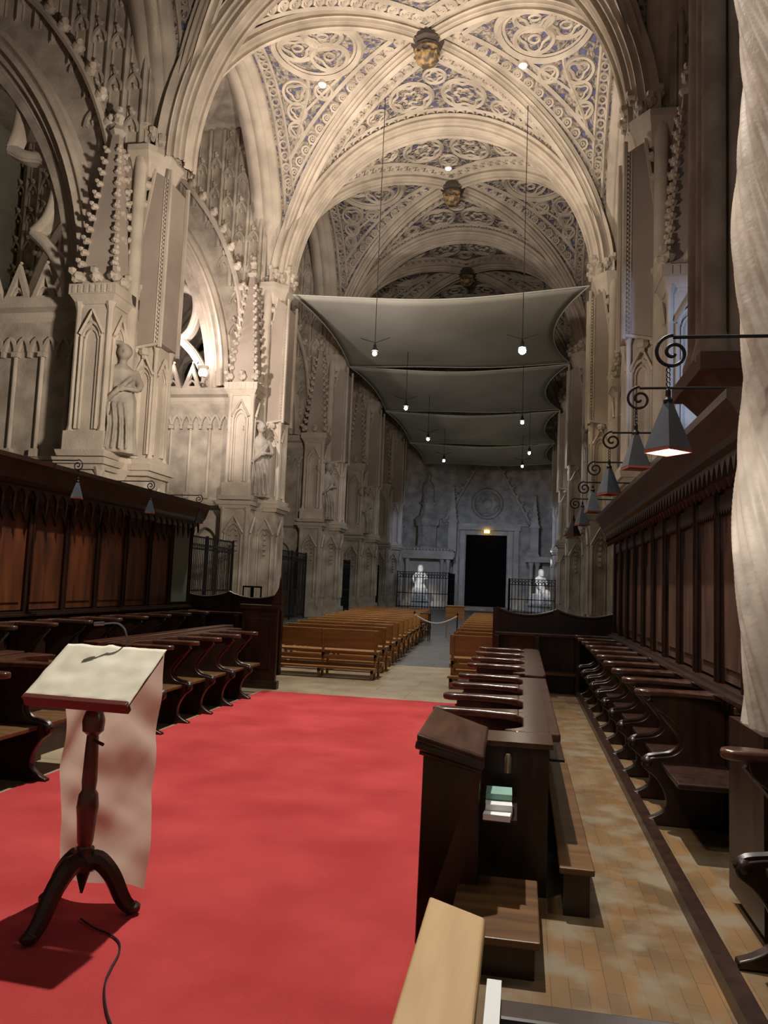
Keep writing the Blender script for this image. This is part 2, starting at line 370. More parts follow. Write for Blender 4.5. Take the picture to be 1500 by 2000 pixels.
# ---- side walls: chapels divided by transverse walls that face the viewer
def A3(pts, d): return [(a, b, d) for a, b in pts]
HW, RW, ZL, HB, UC = 3.05, 6.7, 8.4, 5.1, 11.35
def chapel_wall(s, struct):
    """transverse wall at a pier line, local x outwards from the chapel axis, d towards the viewer"""
    objs = []; half = HB
    T = lambda p: Vector((-s * UC - s * p.x, -p.z, p.y))
    inner = parch(HW, RW, ZL, 28)
    m = MB(T); n = len(inner); top = 18.6; ang = []
    for i in range(n):
        t = i / (n - 1); ang.append((-half, ZL + (top - ZL) * t * 4) if t < .25 else ((-half + 2 * half * (t - .25) * 2, top) if t <= .75 else (half, top - (top - ZL) * (t - .75) * 4)))
    for d in (0, -.8): m.add(A3(inner, d) + A3(ang, d), [(i, i + 1, n + i + 1, n + i) for i in range(n - 1)])
    m.add(A3(inner, 0) + A3(inner, -.8), [(i, i + 1, n + i + 1, n + i) for i in range(n - 1)])
    f3 = lambda a, b, d: (a, b, d)
    m.prism([(-half, 4.2), (half, 4.2), (half, ZL), (-half, ZL)], f3, -.8, 0)
    for cx in [-HB + HB / 9 * (2 * k_ + 1) for k_ in range(9)]:
        hs = HB / 9; q = parch(.42, .5, 2.9, 14, cx); k = len(q); l, r = cx - hs, cx + hs
        up = [(l + (r - l) * i / (k - 1), 4.2) for i in range(k)]
        m.add(A3(q, 0) + A3(up, 0), [(i, i + 1, k + i + 1, k + i) for i in range(k - 1)]); m.add(A3(q, 0) + A3(q, -.4), [(i, i + 1, k + i + 1, k + i) for i in range(k - 1)])
        m.prism([(l, 1.2), (q[0][0], 1.2), (q[0][0], 2.9), (l, 4.2)], f3, -.4, 0); m.prism([(r, 1.2), (q[-1][0], 1.2), (q[-1][0], 2.9), (r, 4.2)], f3, -.4, 0)
    m.prism([(-half, 0), (half, 0), (half, 1.2), (-half, 1.2)], f3, -.5, .06); m.prism([(-half, 1.2), (half, 1.2), (half, 4.2), (-half, 4.2)], f3, -.8, -.4)
    objs.append(m.build('wall_face', STONE2, struct))
    m = MB(T); m.sweep(A3(parch(HW, RW, ZL + .05, 36), 0), (0, 0, 1), scallops([(-.45, -.12), (-.38, .0), (-.2, .04), (-.15, .18), (.02, .20), (.05, .34), (.2, .38), (.24, .56), (.42, .60), (.45, .84), (.3, 1.0), (.0, 1.02)], -.38, 4), (0, ZL, 0))
    objs.append(m.build('archivolt', STONE, struct, True))
    m = MB(T)
    bar = [(-.22, -.15), (.06, -.15), (.10, -.10), (.13, -.10), (.17, -.04), (.17, .04), (.13, .10), (.10, .10), (.06, .15), (-.22, .15), (-.22, -.15)]
    for sg in (1, -1):
        for q in ([(3.0, 0), (2.85, .7), (2.4, 1.45), (1.85, 2.0)], [(1.85, 2.0), (2.22, 2.4), (2.40, 3.1), (2.32, 3.8)], [(2.35, 3.75), (1.9, 4.02), (1.4, 4.12), (.95, 4.35)], [(.95, 4.35), (1.12, 4.9), (1.12, 5.6), (.7, 6.2), (0, 6.55)]):
            m.sweep(spline([(sg * a, ZL + b, -.3) for a, b in q], 6), (0, 0, 1), bar, (sg * 1.6, ZL + 3, 0))
    objs.append(m.build('cusped_tracery', STONE, struct, True))
    m = MB(T)
    m.prism([(-.02, ZL - .55), (.06, ZL - .42), (.1, ZL - .3), (.28, ZL - .22), (.34, ZL - .08), (.34, ZL), (-.6, ZL + .04)], lambda a, b, d: (d, b, a), -half, half)
    m.prism([(-.02, 4.05), (.2, 4.15), (.24, 4.25), (.05, 4.45), (-.02, 4.45)], lambda a, b, d: (d, b, a), -half, half)
    objs.append(m.build('string_course', STONE, struct))
    m = MB(T); sp = .74
    for k in range(14):
        a = -half + .25 + sp * k; m.tube([(a, 4.5, .06), (a, 7.0, .06)], .055, 8)
        m.box(a - .10, a + .10, 4.42, 4.62, -.01, .17); m.box(a - .09, a + .09, 6.95, 7.08, -.01, .15)
        if k < 13:
            for c in (sp * .25, sp * .75): m.sweep(A3(parch(.15, .34, 7.1, 10, a + c), .03), (0, 0, 1), [(-.04, -.03), (.07, -.03), (.07, .05), (-.04, .05)], (a + c, 7.0, 0))
            m.box(a + sp * .5 - .04, a + sp * .5 + .04, 6.95, 7.12, 0, .1)
    objs.append(m.build('blind_arcade', STONE, struct, True))
    m = MB(T)
    for j in range(8):
        a = -2.6 + .743 * j; w = .34
        m.prism([(a - w, ZL + .04), (a, ZL + .95), (a + w, ZL + .04), (a + w - .13, ZL + .04), (a, ZL + .62), (a - w + .13, ZL + .04)], f3, .05, .2); m.box(a - w, a + w, ZL + .03, ZL + .1, .05, .2)
        m.sweep(A3(parch(.15, .22, ZL + .1, 8, a), .12), (0, 0, 1), [(-.04, -.03), (.04, -.03), (.04, .03), (-.04, .03)], (a, ZL, 0)); m.ball((a, ZL + 1.0, .12), .05, 5, 3)
    objs.append(m.build('gablet_balustrade', STONE, struct))
    m = MB(T)
    for k in range(-9, 10):
        a = k * .54; z0 = ZL + .5 + (RW + .75) * math.sqrt(max(0, 1 - (abs(a) / (HW + 1.15)) ** 2.2)) if abs(a) < HW + 1.1 else ZL + .2; z1 = 18.35
        m.tube([(a, z0, .05), (a, z1, .05)], .075, 6)
        for off in (.11, -.11): m.tube([(a + off, z0, .0), (a + off, z1, .0)], .04, 5)
        zz = z0 + .7
        while zz < z1 - .6:
            m.sweep(A3(parch(.2, .42, zz, 10, a + .27), .03), (0, 0, 1), [(-.06, -.03), (.07, -.03), (.07, .05), (-.06, .05)], (a + .27, zz - .2, 0)); leaf(m, (a + .27, zz + .55, .06), .10, (0, .5, .3)); leaf(m, (a + .27, zz + .1, .02), .07, (0, .5, .3)); zz += 1.15
    objs.append(m.build('blind_tracery', STONE2, struct))
    m = MB(T)
    for sg in (1, -1):
        P = spline([(sg * 4.55, ZL + 1.2, .3), (sg * 4.25, ZL + 3.6, .32), (sg * 3.4, ZL + 5.8, .34), (sg * 2.1, ZL + 7.6, .36), (sg * 1.0, ZL + 8.6, .36), (0, ZL + 9.6, .36)], 6)
        m.tube(P, .10, 6, up=(0, 0, 1)); m.tube([(a, b, d - .15) for a, b, d in P], .09, 5, up=(0, 0, 1))
        for j, (a, b, d) in enumerate(P):
            if j % 2 == 0: leaf(m, (a + sg * .12, b + .12, d), .17, (sg * .8, .3, .3))
    leaf(m, (0, ZL + 9.4, .36), .26, (0, 0, 1))
    objs.append(m.build('crocketed_gable', STONE, struct, True))
    return objs
for s, nm in ((1, 'wall_left'), (-1, 'wall_right')):
    st = tag(empty(nm, (XC, 0, 0)), kind='structure')
    pr = chapel_wall(s, st)
    for i, y in enumerate(YP):
        for o in pr:
            c = o if i == 0 else o.copy()
            if i: COL.objects.link(c); c.parent = st
            c.location = (0, y - .55, 0)
    m = MB(lambda p: Vector((s * (p.z - WU), p.x, p.y)))
    m.prism([(4, 0), (58.4, 0), (58.4, 18.6), (4, 18.6)], lambda a, b, d: (a, b, d), -10.0, -9.7); m.build('outer_wall', GREYP, st)
    m = MB(lambda p: Vector((s * (p.z - WU), p.x, p.y)))
    m.prism([(4, 18.4), (58.4, 18.4), (58.4, 18.7), (4, 18.7)], lambda a, b, d: (a, b, d), -10, .9); m.build('chapel_ceiling', STONE2, st)
    # arches over the chapel mouths, in the nave plane
    m = MB(lambda p: Vector((s * (p.z - WU), p.x, p.y)))
    for y in [YP[k] + 4.4 for k in range(5)]:
        path = [(y - 4.35 * math.cos(PI * i / 40), ZS + HV * math.sin(PI * i / 40), .9) for i in range(41)]
        m.sweep(path, (0, 0, 1), scallops([(.15, .2), (.25, .0), (.1, -.15), (-.05, -.2), (-.4, -.2), (-.8, -.1), (-.9, .3)], -.2), (y, ZS, 0))
        q = [(y - 4.4 + 8.8 * i / 40, 18.6) for i in range(41)]
        for d in (.0,): m.add([(a, b, d) for a, b, _ in path] + [(a, b, d) for a, b in q], [(i, i + 1, 42 + i, 41 + i) for i in range(40)])
    m.build('wall_rib', STONE, st, True)
# ---- far wall
st = tag(empty('wall_back', (XC, YF, 0)), kind='structure')
m = MB(); m.box(-WU - .5, -1.0, 0, .6, 0, 18.6); m.box(2.05, WU + .8, 0, .6, 0, 18.6); m.box(-1.0, 2.05, 0, .6, 5.55, 18.6); m.build('wall_face', STONE2, st)
m = MB(); c0 = .53
for w, d in ((1.75, -.12), (2.2, -.3)):
    m.box(c0 - w - .2, c0 - w + .15, d, 0, 0, 6.0); m.box(c0 + w - .15, c0 + w + .2, d, 0, 0, 6.0)
m.box(c0 - 2.5, c0 + 2.5, -.4, 0, 5.9, 6.25); m.box(c0 - 3.1, c0 + 3.1, -.3, 0, 6.25, 6.4)
m.tube([(c0 - 3.2, -.3, 6.4), (c0, -.35, 12.2), (c0 + 3.2, -.3, 6.4)], .16, 6)
for k in range(9):
    for sg in (1, -1): leaf(m, (c0 + sg * (3.2 - .34 * k), -.4, 6.6 + .62 * k), .17, (sg, 0, .4))
leaf(m, (c0, -.35, 12.6), .3)
m.build('portal_surround', STONE, st, True)
m = MB(); ring = [(c0 + 1.05 * math.cos(2 * PI * i / 32), -.15, 7.9 + 1.05 * math.sin(2 * PI * i / 32)) for i in range(32)]
m.tube(ring, .14, 6, True); m.tube([(c0 + .7 * math.cos(2 * PI * i / 48) * (1 + .15 * math.cos(12 * PI * i / 48)), -.12, 7.9 + .7 * math.sin(2 * PI * i / 48) * (1 + .15 * math.cos(12 * PI * i / 48))) for i in range(48)], .07, 5, True)
m.ball((c0, -.1, 7.9), .4, 10, 6, 1, .4, 1)
m.build('rose_relief', STONE2, st, True)
m = MB()
for k in range(9):
    x = -6.4 + k * 1.6
    m.tube([(x, -.05, 11.2), (x, -.05, 15)], .08, 5); m.sweep([(a, -.05, b) for a, b in parch(.8, 1.1, 15, 12, x + .8)], (0, 1, 0), [(-.08, -.06), (.08, -.06), (.08, .06), (-.08, .06)], (x + .8, 0, 14))
m.build('blind_arcade', STONE2, st)
# door
d = tag(empty('door_1', (XC + .53, YF + .1, 0)), kind='structure')
m = MB(); 
for sx in (-1, 1):
    x0, x1 = (-1.53, -.001) if sx < 0 else (.001, 1.53)
    m.box(x0, x1, 0, .1, .2, 5.55)
    for j in range(4): m.box(x0 + .15, x1 - .15, -.05, 0, .4 + j * 1.28, 1.5 + j * 1.28)
m.build('door_leaf', mat('very_dark_door_wood', (.006, .005, .004), 1, spec=.05), d)
m = MB(); m.tube([(.12, -.08, 1.4), (.12, -.16, 1.5), (.12, -.08, 1.6)], .02, 6); m.build('door_handle', IRON, d)

# ================================================================== PIERS
def lancet(mb, f, w, h, gable=True, r=.045):
    """f(a,b,d) maps face coordinates; frame of shafts and pointed arch with little gable"""
    for sg in (-1, 1): mb.tube([f(sg * w, 0, .02), f(sg * w, h * .82, .02)], r, 6); mb.tube([f(sg * w * .68, 0, -.0), f(sg * w * .68, h * .8, 0)], r * .7, 5)
    q = parch(w * .9, w * 1.3, h * .82, 10); mb.tube([f(a, b, .02) for a, b in q], r, 5)
    q = parch(w * .62, w * .9, h * .80, 8); mb.tube([f(a, b, 0) for a, b in q], r * .7, 5)
    if gable: mb.tube([f(-w * 1.15, h * .84, .05), f(0, h * 1.05, .05), f(w * 1.15, h * .84, .05)], r * 1.1, 4)
def make_pier(s):
    """local: x = along nave, d out of wall (toward nave), z up"""
    root = empty('pier')
    T = lambda p: Vector((s * (p.y - WU), p.x, p.z))     # p=(a, d, z)
    F = lambda: MB(T)
    # core with clustered shafts
    m = F(); m.box(-.62, .62, -.2, .95, 0, ZS); m.build('core', PLAIN, root)
    m = F()
    for a, d_, r in ((-.62, .95, .16), (.62, .95, .16), (-.30, 1.12, .13), (.30, 1.12, .13), (-.75, .45, .14), (.75, .45, .14), (0, 1.22, .15), (-.80, .1, .12), (.80, .1, .12)):
        m.lathe([(r, 4.4), (r, ZS)], (a, d_, 0), 10)
    m.build('shaft', STONE, root, True)
    # capital plate and leaf crown
    m = F(); m.lathe([(.62, ZS - .62), (.70, ZS - .42), (.80, ZS - .2), (.92, ZS - .06), (.92, ZS + .1), (.80, ZS + .14)], (0, .95, 0), 8, 1, .8, PI / 8)
    m.build('capital', STONE, root)
    m = F()
    for k in range(14):
        a = 2 * PI * k / 14; leaf(m, (.5 * math.cos(a), 1.2 + .4 * math.sin(a), ZS + .3 + .18 * (k % 3)), .18, (.8 * math.cos(a), .8 * math.sin(a), 0))
    m.ball((0, 1.2, ZS + .45), .4, 8, 5); m.build('leaf_crown', STONE, root, True)
    # buttress blocks either side
    for sg in (-1, 1):
        y0 = sg * 1.05
        m = F(); m.frustum(y0, .5, .54, .54, 0, .54, .54, .5); m.frustum(y0, .5, .47, .47, .5, .47, .47, 4.0)
        for fa in (-1, 1):
            lancet(m, lambda a, b, d, fa=fa: (y0 + fa * (.49 + d), .5 + a, .9 + b), .30, 2.7)
            for q in range(6):
                for w_ in (-.12, .12): m.ball((y0 + fa * .5, .5 + w_, 2.6 + q * .17), .07, 5, 3)
        lancet(m, lambda a, b, d: (y0 + a, .5 + .49 + d, .9 + b), .30, 2.7)
        for ca in (-1, 1):
            for cb in (-1, 1): m.lathe([(.09, .5), (.09, 3.9), (.16, 4.05)], (y0 + ca * .43, .5 + cb * .43, 0), 8)
        m.build('lower_block', STONE2, root, True)
        m = F()
        for z, w_ in ((4.0, .54), (4.12, .63), (4.3, .59)): m.frustum(y0, .5, w_, w_, z, w_ + .04, w_ + .04, z + .14)
        m.build('ledge', STONE, root)
        m = F(); m.frustum(y0, .5, .52, .52, 4.45, .52, .52, 4.9); m.frustum(y0, .5, .42, .42, 4.9, .42, .42, 8.0)
        for fa in (-1, 1): lancet(m, lambda a, b, d, fa=fa: (y0 + fa * (.44 + d), .5 + a, 4.95 + b), .26, 2.7)
        lancet(m, lambda a, b, d: (y0 + a, .5 + .44 + d, 4.95 + b), .26, 2.7)
        for ca in (-1, 1):
            for cb in (-1, 1): m.lathe([(.11, 4.9), (.07, 5.05), (.07, 7.8), (.13, 8.0)], (y0 + ca * .40, .5 + cb * .40, 0), 8)
        m.build('upper_block', STONE, root, True)
        m = F(); m.frustum(y0, .5, .46, .46, 7.95, .58, .58, 8.15); m.frustum(y0, .5, .60, .60, 8.15, .60, .60, 8.4)
        for k in range(7):
            for fa in (-1, 1): m.box(y0 + fa * .60 - .02, y0 + fa * .60 + .02, .5 - .5 + k * .15, .5 - .42 + k * .15, 8.18, 8.36)
        for ca in (-1, 0, 1):
            for cb in (-1, 0, 1):
                if ca or cb: leaf(m, (y0 + ca * .46, .5 + cb * .46, 8.62), .17, (ca * .7, cb * .7, .2))
        m.build('cornice', STONE, root, True)
        m = F(); m.frustum(y0, .5, .40, .40, 8.4, .38, .38, 8.9); m.frustum(y0, .5, .38, .38, 8.9, .09, .09, 12.4)
        m.build('pinnacle', PLAIN, root)
        m = F()
        for k in range(11):
            t = k / 11; w_ = .42 * (1 - t) + .12 * t; z = 8.95 + 3.3 * t
            for ca in (-1, 1):
                for cb in (-1, 1): leaf(m, (y0 + ca * w_, .5 + cb * w_, z), .11 - .03 * t, (ca * .7, cb * .7, .2))
        leaf(m, (y0, .5, 12.5), .2); leaf(m, (y0, .5, 12.9), .14); m.build('crockets', STONE, root, True)
    # nave-side block with lancet, statue stage and steep hood
    m = F(); m.frustum(0, 1.1, .62, .62, 0, .60, .60, .5); m.frustum(0, 1.05, .50, .55, .5, .50, .55, 4.0)
    for fa in (-1, 1):
        lancet(m, lambda a, b, d, fa=fa: (fa * (.52 + d), 1.28 + a, .9 + b), .26, 2.7)
        for q in range(6): m.ball((fa * .53, 1.28, 2.5 + q * .18), .08, 5, 3)
    lancet(m, lambda a, b, d: (a, 1.62 + d, .9 + b), .32, 2.7)
    m.build('lower_block', STONE2, root, True)
    m = F()
    for z, w_ in ((4.0, .60), (4.12, .68), (4.28, .62)): m.frustum(0, 1.05, w_, w_ + .02, z, w_ + .04, w_ + .05, z + .14)
    for sg in (-1, 1): m.lathe([(.12, 3.6), (.25, 3.9), (.36, 4.1), (.40, 4.3), (.40, 4.42)], (sg * .62, .85, 0), 8)
    m.build('console', STONE, root)
    m = F(); m.box(-.36, .36, 1.0, 1.55, 4.4, 7.3)
    for fa in (-1, 1): lancet(m, lambda a, b, d, fa=fa: (fa * (.38 + d), 1.30 + a, 4.55 + b), .21, 2.35)
    lancet(m, lambda a, b, d: (a, 1.57 + d, 4.55 + b), .26, 2.35)
    for ca in (-1, 1):
        for d_ in (1.0, 1.58): m.lathe([(.09, 4.4), (.055, 4.55), (.055, 7.1), (.1, 7.3)], (ca * .38, d_, 0), 8)
    m.build('upper_block', STONE, root, True)
    # steep gable hood: slab with inclined crocketed rake and upright beaded nave edge
    tri = [(.62, 7.15), (1.66, 7.35), (1.66, 11.5), (1.28, 11.75)]
    m = F(); m.prism(tri, lambda a, b, d: (d, a, b), -.50, .50); m.build('gable_hood', PLAIN, root)
    m = F()
    for sx in (-.50, .50):
        m.tube([(sx, 1.70, 7.2), (sx, 1.70, 11.75)], .055, 5); m.tube([(sx, 1.56, 7.3), (sx, 1.56, 11.5)], .03, 4)
        m.tube([(sx, .60, 7.1), (sx, 1.28, 11.8)], .05, 5); m.tube([(sx, .62, 7.12), (sx, 1.70, 7.3)], .05, 5)
        for k in range(40): m.ball((sx * 1.06, 1.63, 7.35 + k * .105), .035, 4, 3)
        for k in range(9):
            t = (k + .3) / 9; leaf(m, (sx * 1.05, .52 + .66 * t, 7.3 + 4.4 * t), .14, (0, -.9, .3))
        leaf(m, (sx * .9, 1.3, 7.1), .15, (0, 0, -.5)); leaf(m, (sx * .9, 1.05, 7.15), .13, (0, 0, -.5))
    m.build('crockets', STONE, root, True)
    return root
pl = make_pier(1); prr = make_pier(-1)
near_words = ['nearest the choir canopy end, partly behind the stalls', 'beside the iron gate in the brightly lit bay', 'beside the first pews']
LL = ['carved stone pier on the left nearest the viewer, above the red panelled stalls', 'carved stone pier on the left with crocketed pinnacle, where the canvas awning is tied',
      'second stone pier beyond the choir on the left, beside the first pews', 'third stone pier beyond the choir on the left, behind the pews', 'farthest stone pier on the left, next to the railed seated statue', ]
RLb = ['stone pier above the dark stalls on the right, lit blue on one side', 'stone pier on the right behind the wavy bench back, awning tied to its top',
      'shadowed stone pier on the right, second beyond the choir', 'dim narrow-looking stone pier on the right, third beyond the choir', 'farthest stone pier on the right, beside the railed white statue']
for s, base, LB in ((1, pl, LL), (-1, prr, RLb)):
    for i, y in enumerate(YP[1:]):
        o = base if i == 0 else copy_tree(base)
        o.location = (XC - (.45 if (i == 0 and s > 0) else s * .12 if i == 0 else s * .1 if i == 1 else -s * .1), y, 0); tag(o, LB[i], 'pier', 'carved piers along the nave')

# ================================================================== STATUES
def to_single(mb_list, voxel, name, m, parent=None, smooth_it=3):
    allm = MB()
    for q in mb_list: allm.add(q.v, q.f)
    o = allm.build(name + '_tmp', m)
    r = o.modifiers.new('r', 'REMESH'); r.mode = 'VOXEL'; r.voxel_size = voxel
    sm = o.modifiers.new('s', 'SMOOTH'); sm.factor = .5; sm.iterations = smooth_it
    dg = bpy.context.evaluated_depsgraph_get(); me = bpy.data.meshes.new_from_object(o.evaluated_get(dg)); me.name = name
    bpy.data.objects.remove(o); me.polygons.foreach_set('use_smooth', [True] * len(me.polygons))
    if not me.materials: me.materials.append(m)
    n = bpy.data.objects.new(name, me); COL.objects.link(n)
    if parent: n.parent = parent
    return n
def folds(prof, c=(0, 0, 0), n=48, amp=.10, k=11, lean=(0, 0), bend=None):
    """draped body: ellipse sections [(z, rx, ry, ox, oy)] with fold waves"""
    m = MB(); vs = []
    for i, (z, rx, ry, ox, oy) in enumerate(prof):
        am = amp * max(0, 1 - z / prof[-1][0] * .75)
        for j in range(n):
            a = 2 * PI * j / n; w = 1 + am * math.sin(k * a + z * 1.7) + am * .5 * math.sin(5 * a - 2 * z)
            vs.append((c[0] + ox + rx * w * math.cos(a), c[1] + oy + ry * w * math.sin(a), c[2] + z))
    N_ = len(prof); fs = [(i * n + j, i * n + (j + 1) % n, (i + 1) * n + (j + 1) % n, (i + 1) * n + j) for i in range(N_ - 1) for j in range(n)]
    fs += [tuple(range(n))[::-1], tuple(range((N_ - 1) * n, N_ * n))]
    m.add(vs, fs); return m
def head(m, c, r, f=(0, -1), beard=False):
    x, y, z = c; fx, fy = f
    m.ball((x, y, z), r, 14, 10, .82, .92, 1.15)
    m.ball((x + fx * r * .25, y + fy * r * .25, z - r * .45), r * .62, 10, 8)
    m.tube([(x + fx * r * .88, y + fy * r * .88, z + r * .12), (x + fx * r * 1.12, y + fy * r * 1.12, z - r * .22)], [r * .09, r * .17], 6)
    for sg in (-1, 1): m.ball((x - fy * sg * r * .8, y + fx * sg * r * .8, z - .02), r * .2, 6, 4)
    m.ball((x - fx * r * .3, y - fy * r * .3, z + r * .2), r * 1.0, 12, 8, .95, .95, 1.0)
    if beard: m.ball((x + fx * r * .6, y + fy * r * .6, z - r * .95), r * .5, 8, 6, 1, 1, 1.4)
def hand(m, w, dirv, side, r=.045):
    w = Vector(w); dv = Vector(dirv).normalized(); sv = Vector(side).normalized(); dn = dv.cross(sv)
    m.tube([w, w + dv * .11], [.035, .045], 8)
    for k, ln in enumerate((.07, .085, .08, .06)):
        b = w + dv * .10 + sv * (.026 * (k - 1.5)); m.tube([b, b + dv * ln * .6 + dn * .008, b + dv * ln + dn * .03], [.013, .012, .009], 6)
    b = w + dv * .03 - sv * .035; m.tube([b, b - sv * .035 + dv * .04, b - sv * .04 + dv * .075], [.014, .012, .010], 6)
def standing(name, seed):
    bd = folds([(0, .33, .27, 0, 0), (.3, .30, .25, 0, 0), (.7, .27, .23, .02, 0), (1.05, .25, .20, .03, 0), (1.25, .20, .16, .02, 0), (1.45, .24, .16, 0, 0), (1.62, .23, .15, 0, 0), (1.74, .10, .09, 0, 0)], k=9)
    m = MB(); m.tube([(0, 0, 1.66), (.02, -.03, 1.86)], .07, 8); head(m, (.03, -.05, 1.98), .145)
    a = MB()
    # right arm raised to the head, left arm across the waist
    a.tube([(-.19, 0, 1.60), (-.36, -.05, 1.78), (-.44, -.06, 1.92)], [.09, .075, .065], 8); a.tube([(-.44, -.06, 1.92), (-.28, -.08, 2.10), (-.10, -.08, 2.15)], [.065, .055, .045], 8)
    hand(a, (-.12, -.08, 2.15), (1, -.2, -.1), (0, -1, 0))
    a.tube([(.21, 0, 1.62), (.33, -.06, 1.36), (.31, -.12, 1.24)], [.085, .07, .06], 8); a.tube([(.31, -.12, 1.24), (.12, -.26, 1.22)], [.06, .04], 8); hand(a, (.13, -.26, 1.22), (-1, -.2, .1), (0, 0, 1))
    sash = MB(); sash.tube(spline([(.22, -.02, 1.55), (.1, -.2, 1.35), (-.1, -.25, 1.1), (-.24, -.1, .95)], 5), .05, 6)
    for k in range(4): sash.tube(spline([(-.2 + k * .1, -.22, .95), (-.14 + k * .1, -.28, .5), (-.18 + k * .12, -.30, .06)], 4), .028, 5)
    return to_single([bd, m, a, sash], .02, name, STATUE, None, 3)
st0 = standing('statue', 1)
SL = ['robed stone statue raising an arm to its head, on the pier nearest the left stalls', 'shadowed robed stone statue on the pier where the awning is tied on the left', 'robed stone statue on the second pier beyond the choir, left side', 'robed stone statue on the third pier beyond the choir, left side']
for i, y in enumerate(YP[1:5]):
    o = st0 if i == 0 else st0.copy()
    if i: COL.objects.link(o)
    o.location = (XC - WU + (.62, .98, 1.15, 1.15)[i], y - 1.05, 4.44); o.scale = (1.35, 1.35, 1.24); o.rotation_euler = (0, 0, R(25 + 12 * i)); tag(o, SL[i], 'statue', 'statues on the left piers')
def seated(name, turn, book=True):
    bd = folds([(0, .46, .44, 0, -.12), (.2, .42, .42, 0, -.12), (.5, .40, .42, 0, -.10), (.72, .38, .38, 0, -.06), (.9, .30, .26, 0, .08), (1.15, .25, .20, 0, .12), (1.4, .28, .20, 0, .12), (1.58, .27, .17, 0, .10), (1.72, .11, .10, 0, .08)], k=8, amp=.12)
    m = MB(); m.tube([(0, .07, 1.64), (0, .0, 1.82)], .075, 8); head(m, (0, -.03, 1.93), .13, beard=False)
    for sg in (-1, 1):
        m.tube([(sg * .16, .0, .72), (sg * .20, -.42, .74)], [.17, .13], 8); m.tube([(sg * .2, -.42, .74), (sg * .19, -.44, .05)], [.13, .10], 8); m.ball((sg * .19, -.54, .05), .09, 8, 5, .8, 1.5, .6)
    m.tube([(-.26, .1, 1.55), (-.42, -.04, 1.28)], [.10, .08], 8); m.tube([(-.42, -.04, 1.28), (-.36, -.36, 1.02)], [.075, .045], 8); hand(m, (-.36, -.36, 1.02), (.1, -1, -.4), (1, 0, 0))
    m.tube([(.26, .1, 1.55), (.40, -.02, 1.25)], [.10, .08], 8); m.tube([(.40, -.02, 1.25), (.14, -.36, 1.2)], [.075, .045], 8); hand(m, (.16, -.34, 1.2), (-1, -.6, .1), (0, 0, 1))
    v = MB()
    v.lathe([(.17, -.28), (.19, -.1), (.165, .08), (.08, .16)], (0, .03, 1.93), 12)     # veil behind the head
    for k in range(6): v.tube(spline([(-.32 + .13 * k, -.50, .72), (-.30 + .12 * k, -.58, .4), (-.34 + .13 * k, -.56, .03)], 4), .035, 5)
    s_ = MB(); s_.box(-.46, .46, -.25, .5, 0, .62)
    return to_single([bd, m, v, s_], .028, name, MARBLE)
for nm, (x, y), rz, lb in (('seated_statue', (-7.2, 54.8), R(8), 'white marble seated figure behind the railing left of the door'), ('seated_statue', (1.3, 55.1), R(38), 'white marble seated figure turned sideways behind the railing on the right')):
    rt = empty(nm, (x, y, 0), rz, lb, 'statue', 'seated statues at the far end')
    b = MB(); b.frustum(0, 0, .75, .75, 0, .7, .7, .2); b.frustum(0, 0, .62, .66, .2, .58, .62, .5); b.frustum(0, 0, .70, .74, .5, .7, .74, .62); b.build('plinth', MARBLE, rt)
    f = seated('figure', 0); f.parent = rt; f.location = (0, 0, .62); f.scale = (1.18,) * 3

# ================================================================== FAR-END MONUMENTS
def spire(m, x, y, z0, z1, w):
    m.frustum(x, y, w, w, z0, w, w, z0 + (z1 - z0) * .45); 
    for k in range(4):
        a = PI / 2 * k + PI / 4; m.lathe([(w * .22, 0), (w * .22, (z1 - z0) * .5)], (x + 1.25 * w * math.cos(a), y + 1.25 * w * math.sin(a), z0), 6)
    zz = z0 + (z1 - z0) * .45; m.frustum(x, y, w * 1.3, w * 1.3, zz, w * 1.3, w * 1.3, zz + .12); m.frustum(x, y, w, w, zz + .12, .03, .03, z1)
    for k in range(7):
        t = k / 7; q = w * (1 - t)
        for ca in (-1, 1):
            for cb in (-1, 1): m.ball((x + ca * q, y + cb * q, zz + .2 + (z1 - zz) * t * .95), w * .22, 5, 3)
    m.ball((x, y, z1), w * .35, 6, 4)
rt = empty('tomb_monument', (-7.2, 57.2, 0), 0, 'tall carved wall tomb with two spires left of the dark door', 'monument')
m = MB(); m.box(-2.0, 2.0, -.6, .75, 0, .5); m.box(-1.7, 1.7, -.1, .75, .5, 3.6)
for x in (-1.75, -1.3, 1.3, 1.75): m.lathe([(.2, .5), (.13, .7), (.13, 3.3), (.22, 3.6)], (x, -.35, 0), 10)
m.build('base', STONE, rt, True)
m = MB(); m.prism([(-2.1, 3.6), (2.1, 3.6), (2.25, 3.8), (2.25, 4.05), (2.1, 4.2), (-2.1, 4.2), (-2.25, 4.05), (-2.25, 3.8)], lambda a, b, d: (a, d, b), -.65, .75)
for k in range(17): m.ball((-2 + .25 * k, -.6, 4.3), .12, 6, 4)
m.build('cornice', STONE, rt)
m = MB(); m.lathe([(.95, 4.2), (.95, 4.5), (.75, 4.6), (.75, 6.0), (.9, 6.1), (.95, 6.6), (.6, 6.9), (.45, 7.6), (.7, 7.8)], (.1, .1, 0), 8, 1, .7, PI / 8); m.build('pedestal', STONE2, rt)
b = folds([(0, .5, .35, 0, 0), (.6, .42, .3, 0, 0), (1.1, .45, .3, 0, 0), (1.5, .36, .26, 0, 0), (1.8, .14, .13, 0, 0)]); h_ = MB(); h_.tube([(0, 0, 1.7), (0, 0, 2.0)], .1, 8); head(h_, (0, -.02, 2.15), .2)
o = to_single([b, h_], .05, 'crowning_figure', STATUE, rt); o.location = (.1, .1, 7.7)
m = MB(); spire(m, 2.0, -.1, 4.2, 9.0, .30); m.build('spire', STONE, rt)
